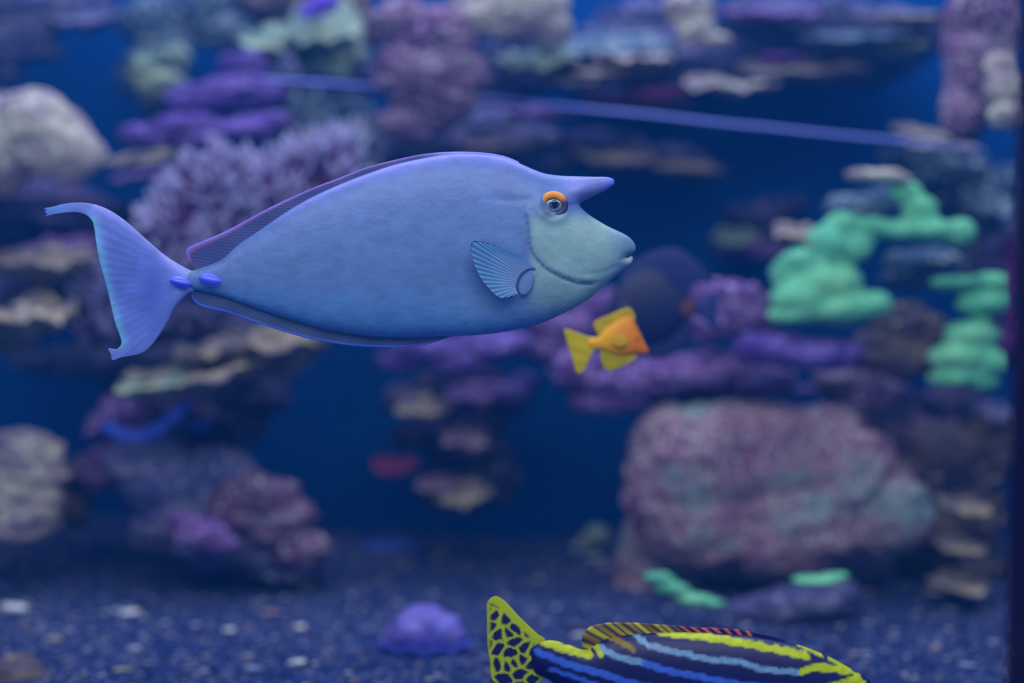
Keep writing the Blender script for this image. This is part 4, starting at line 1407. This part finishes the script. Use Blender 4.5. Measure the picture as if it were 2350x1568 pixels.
def clam():
    Y = 1.72
    root = empty('giant_clam', P(975, 1470, Y))
    tag(root, 'round purple clam with a blue rim lying on the gravel behind the netted tail', 'clam')
    # ribbed lower shell
    c = P(975, 1476, Y)
    na, nr = 120, 18
    V, fs = [], []
    for j in range(nr):
        t = j / (nr - 1)
        for i in range(na):
            a = 2 * math.pi * i / na
            rib = 1 + 0.06 * math.cos(a * 10) * t
            r = math.sin(t * math.pi * 0.5)
            V.append((c[0] + S(105, Y) * r * rib * math.cos(a), c[1] + S(70, Y) * r * rib * math.sin(a), c[2] - S(40, Y) + S(44, Y) * t ** 2.2 + S(4, Y) * math.cos(a * 10) * t))
    base = len(V)
    for j in range(nr):
        t = 1 - j / (nr - 1) * 0.85
        for i in range(na):
            a = 2 * math.pi * i / na
            rib = 1 + 0.06 * math.cos(a * 10) * t
            V.append((c[0] + S(97, Y) * t * rib * math.cos(a), c[1] + S(63, Y) * t * rib * math.sin(a), c[2] + S(5, Y) * math.cos(a * 10) * t - S(10, Y) * (1 - t)))
    for j in range(2 * nr - 1):
        for i in range(na):
            q, r_ = j * na + i, j * na + (i + 1) % na
            fs.append((q, r_, r_ + na, q + na))
    m = Mat('clam_shell', .6, .2)
    m.base(m.ramp(m.noise(30, 4), [(.3, srgb(60, 72, 170)), (.7, srgb(84, 100, 214))]))
    mesh_obj('shell', V, fs, m.m, root)
    # mantle
    m2 = Mat('clam_mantle', .5, .3)
    m2.base(m2.ramp(m2.noise(22, 4), [(.3, srgb(84, 74, 160)), (.55, srgb(116, 104, 196)), (.75, srgb(80, 90, 190))]))
    wb = [(c[0] + S(dx, Y), c[1] + dy, c[2] + S(dz, Y), S(r1, Y), S(50, Y), S(r2, Y)) for dx, dy, dz, r1, r2 in
          ((-20, 0, 26, 66, 46), (30, 0, 30, 58, 44), (-52, 0.0, 16, 44, 34), (58, 0, 16, 40, 32), (0, 0.01, 44, 64, 40))]
    v, n, f = remesh_balls(wb, .004)
    v = v + n * (0.004 * fbm(v * 60, 3, 77))[:, None]
    mesh_obj('mantle', v, f, m2.m, root)


clam()


# the thin slanting cord across the tank
def cord():
    m = Mat('cord', .35, .4)
    m.base(srgb(128, 142, 248))
    pts = [(590, 180), (640, 184), (760, 191), (900, 204), (1080, 222), (1250, 240), (1370, 252), (1480, 262), (1600, 276), (1700, 287), (1750, 291), (1850, 302), (1960, 313), (2060, 322), (2160, 333), (2250, 345)]
    Y = 2.16
    path = np.array([P(x, y, Y + 0.26 * math.exp(-((x - 1080) / 200.0) ** 2)) for x, y in catmull(pts, 30, False)])
    v, f = tube(path, [0.0025] * len(path), 10)
    o = mesh_obj('cord', np.array(v), f, m.m)
    tag(o, 'long thin bright blue cord slanting across the tank above the fish', 'cord')


cord()


# loose pale chips of shell and stone on the gravel, each its own thing
def chips():
    rnd = random.Random(5)
    spots = [
        (30, 1402, 44, 11, (225, 228, 240), 'white', 'largest white chip on the gravel, at the left edge'),
        (300, 1410, 26, 8, (225, 225, 235), 'white', 'white chip on the gravel above two tan chips, in the lower left'),
        (268, 1405, 20, 6, (150, 160, 200), 'blue', 'greyish blue chip touching a white chip on the gravel'),
        (124, 1470, 26, 7, (160, 156, 166), 'grey', 'flat grey chip between the largest white chip and the reddish rock'),
        (310, 1492, 22, 6, (170, 175, 205), 'pale', 'pale bluish chip beyond the tip of the reddish rock'),
        (280, 1540, 26, 6, (170, 170, 160), 'tan', 'tan grey chip near the bottom edge beside the reddish rock'),
        (525, 1449, 24, 5, (235, 235, 240), 'white', 'slender white chip alone in the middle of the open gravel'),
        (688, 1441, 22, 4, (215, 215, 215), 'cream', 'slender cream chip between the slender white one and the clam'),
        (685, 1523, 26, 6, (235, 235, 235), 'white', 'bright white chip near the bottom edge left of the clam'),
        (580, 1538, 28, 7, (140, 150, 190), 'grey', 'blue grey chip near the bottom edge next to a bright white chip'),
        (622, 1406, 22, 3, (190, 150, 140), 'pink', 'tiny pinkish chip on the gravel below the leaning rock'),
        (930, 1452, 26, 5, (230, 225, 235), 'white', 'white chip lying against the purple clam'),
        (915, 1484, 22, 3, (190, 160, 140), 'tan', 'tiny tan chip at the near side of the purple clam'),
        (1335, 1258, 34, 7, (190, 215, 230), 'pale', 'pale bluish chip on the far gravel in front of the teal stone'),
        (1365, 1281, 26, 3, (220, 220, 210), 'pale', 'slender cream chip just nearer than the bluish chip by the teal stone'),
        (1010, 1277, 24, 3, (180, 170, 170), 'tan', 'tiny tan chip on the far gravel below the shadowed pillar'),
        (1330, 1461, 22, 5, (220, 222, 225), 'white', 'white chip glimpsed between the netted tail and the back fin of the striped fish'),
        (2140, 1362, 30, 3, (210, 200, 180), 'tan', 'slender cream chip on the gravel below the brown slope'),
        (2220, 1530, 26, 5, (150, 165, 215), 'blue', 'bluish chip near the bottom edge by the window post'),
        (2180, 1400, 24, 3, (140, 150, 180), 'grey', 'tiny grey chip on the gravel close to the slender cream one by the brown slope'),
    ]
    mats = {}
    for (px, py, rx, rz, c, kind, label) in spots:
        if c not in mats:
            m = Mat('chip', .6, .3)
            m.base(m.ramp(m.noise(120, 3), [(.3, tuple(list(np.array(srgb(*c)[:3]) * .8)) + (1,)), (.7, srgb(*c))]))
            mats[c] = m.m
        # find the floor under this pixel
        y = 1.8
        for _ in range(30):
            z = float(floor_z((px - 1175) * y / F, y)[0]) + 0.002
            y = y * .5 + .5 * (-z * F / (py - 784))
        cx, cz = (px - 1175) * y / F, z
        bm = bmesh.new()
        bmesh.ops.create_icosphere(bm, subdivisions=3, radius=1)
        v = np.array([tuple(q.co) for q in bm.verts])
        fs = [tuple(q.index for q in f.verts) for f in bm.faces]
        bm.free()
        sd = rnd.randint(0, 999)
        v = v * (1 + .28 * fbm(v * 1.3 + sd, 3, sd))[:, None]
        a = rnd.uniform(-.4, .4)
        v = v * np.array((S(rx, y) * .75, S(rx, y) * .5, S(rz, y) * 1.0))
        v = np.stack([v[:, 0] * math.cos(a) - v[:, 1] * math.sin(a), v[:, 0] * math.sin(a) + v[:, 1] * math.cos(a), v[:, 2]], 1)
        v = v + np.array((cx, y, cz + S(rz, y) * .45))
        o = mesh_obj('shell_chip', v, fs, mats[c])
        tag(o, label, 'shell chip', 'loose chips on the gravel')


chips()


# fine gravel
def gravel():
    rs = np.random.RandomState(3)
    n = 13000
    u = rs.rand(n)
    y = 1.45 + (BACK - 1.5) * u
    x = (rs.rand(n) * 2 - 1) * (0.40 * y + 0.05)
    z = floor_z(x, y)
    size = 0.0016 + 0.0028 * rs.rand(n) ** 3
    ico = np.array([(0, 0, 1), (.894, 0, .447), (.276, .851, .447), (-.724, .526, .447), (-.724, -.526, .447), (.276, -.851, .447),
                    (.724, .526, -.447), (-.276, .851, -.447), (-.894, 0, -.447), (-.276, -.851, -.447), (.724, -.526, -.447), (0, 0, -1)])
    fi = np.array([(0, 1, 2), (0, 2, 3), (0, 3, 4), (0, 4, 5), (0, 5, 1), (1, 6, 2), (2, 7, 3), (3, 8, 4), (4, 9, 5), (5, 10, 1), (2, 6, 7), (3, 7, 8), (4, 8, 9), (5, 9, 10), (1, 10, 6),
                   (6, 11, 7), (7, 11, 8), (8, 11, 9), (9, 11, 10), (10, 11, 6)])
    sc_ = np.stack([size * rs.uniform(.9, 2.0, n), size * rs.uniform(.8, 1.6, n), size * rs.uniform(.5, .9, n)], 1)
    V = ico[None] * sc_[:, None] * rs.uniform(.75, 1.2, (n, 12, 1))
    V += np.stack([x, y, z + size * .3], 1)[:, None]
    FS = (fi[None] + (np.arange(n) * 12)[:, None, None]).reshape(-1, 3)
    pal = np.array([lin(c) for c in ((16, 36, 94), (26, 48, 110), (44, 62, 120), (78, 86, 136), (44, 40, 92), (170, 170, 185), (140, 120, 120))])
    ci = rs.choice(7, n, p=[.26, .23, .2, .12, .08, .07, .04])
    C_ = np.repeat(pal[ci], 12, 0)
    m = skin_mat('gravel_grain', .8, .2, 200, .1, 1, .2)
    o = mesh_obj('gravel', V.reshape(-1, 3), FS, m, None, C_, smooth=False)
    tag(o, 'fine blue grey gravel covering the bed of the tank', 'gravel', kind='stuff')


gravel()

for o in bpy.data.objects:
    if '_w' in o:
        del o['_w']
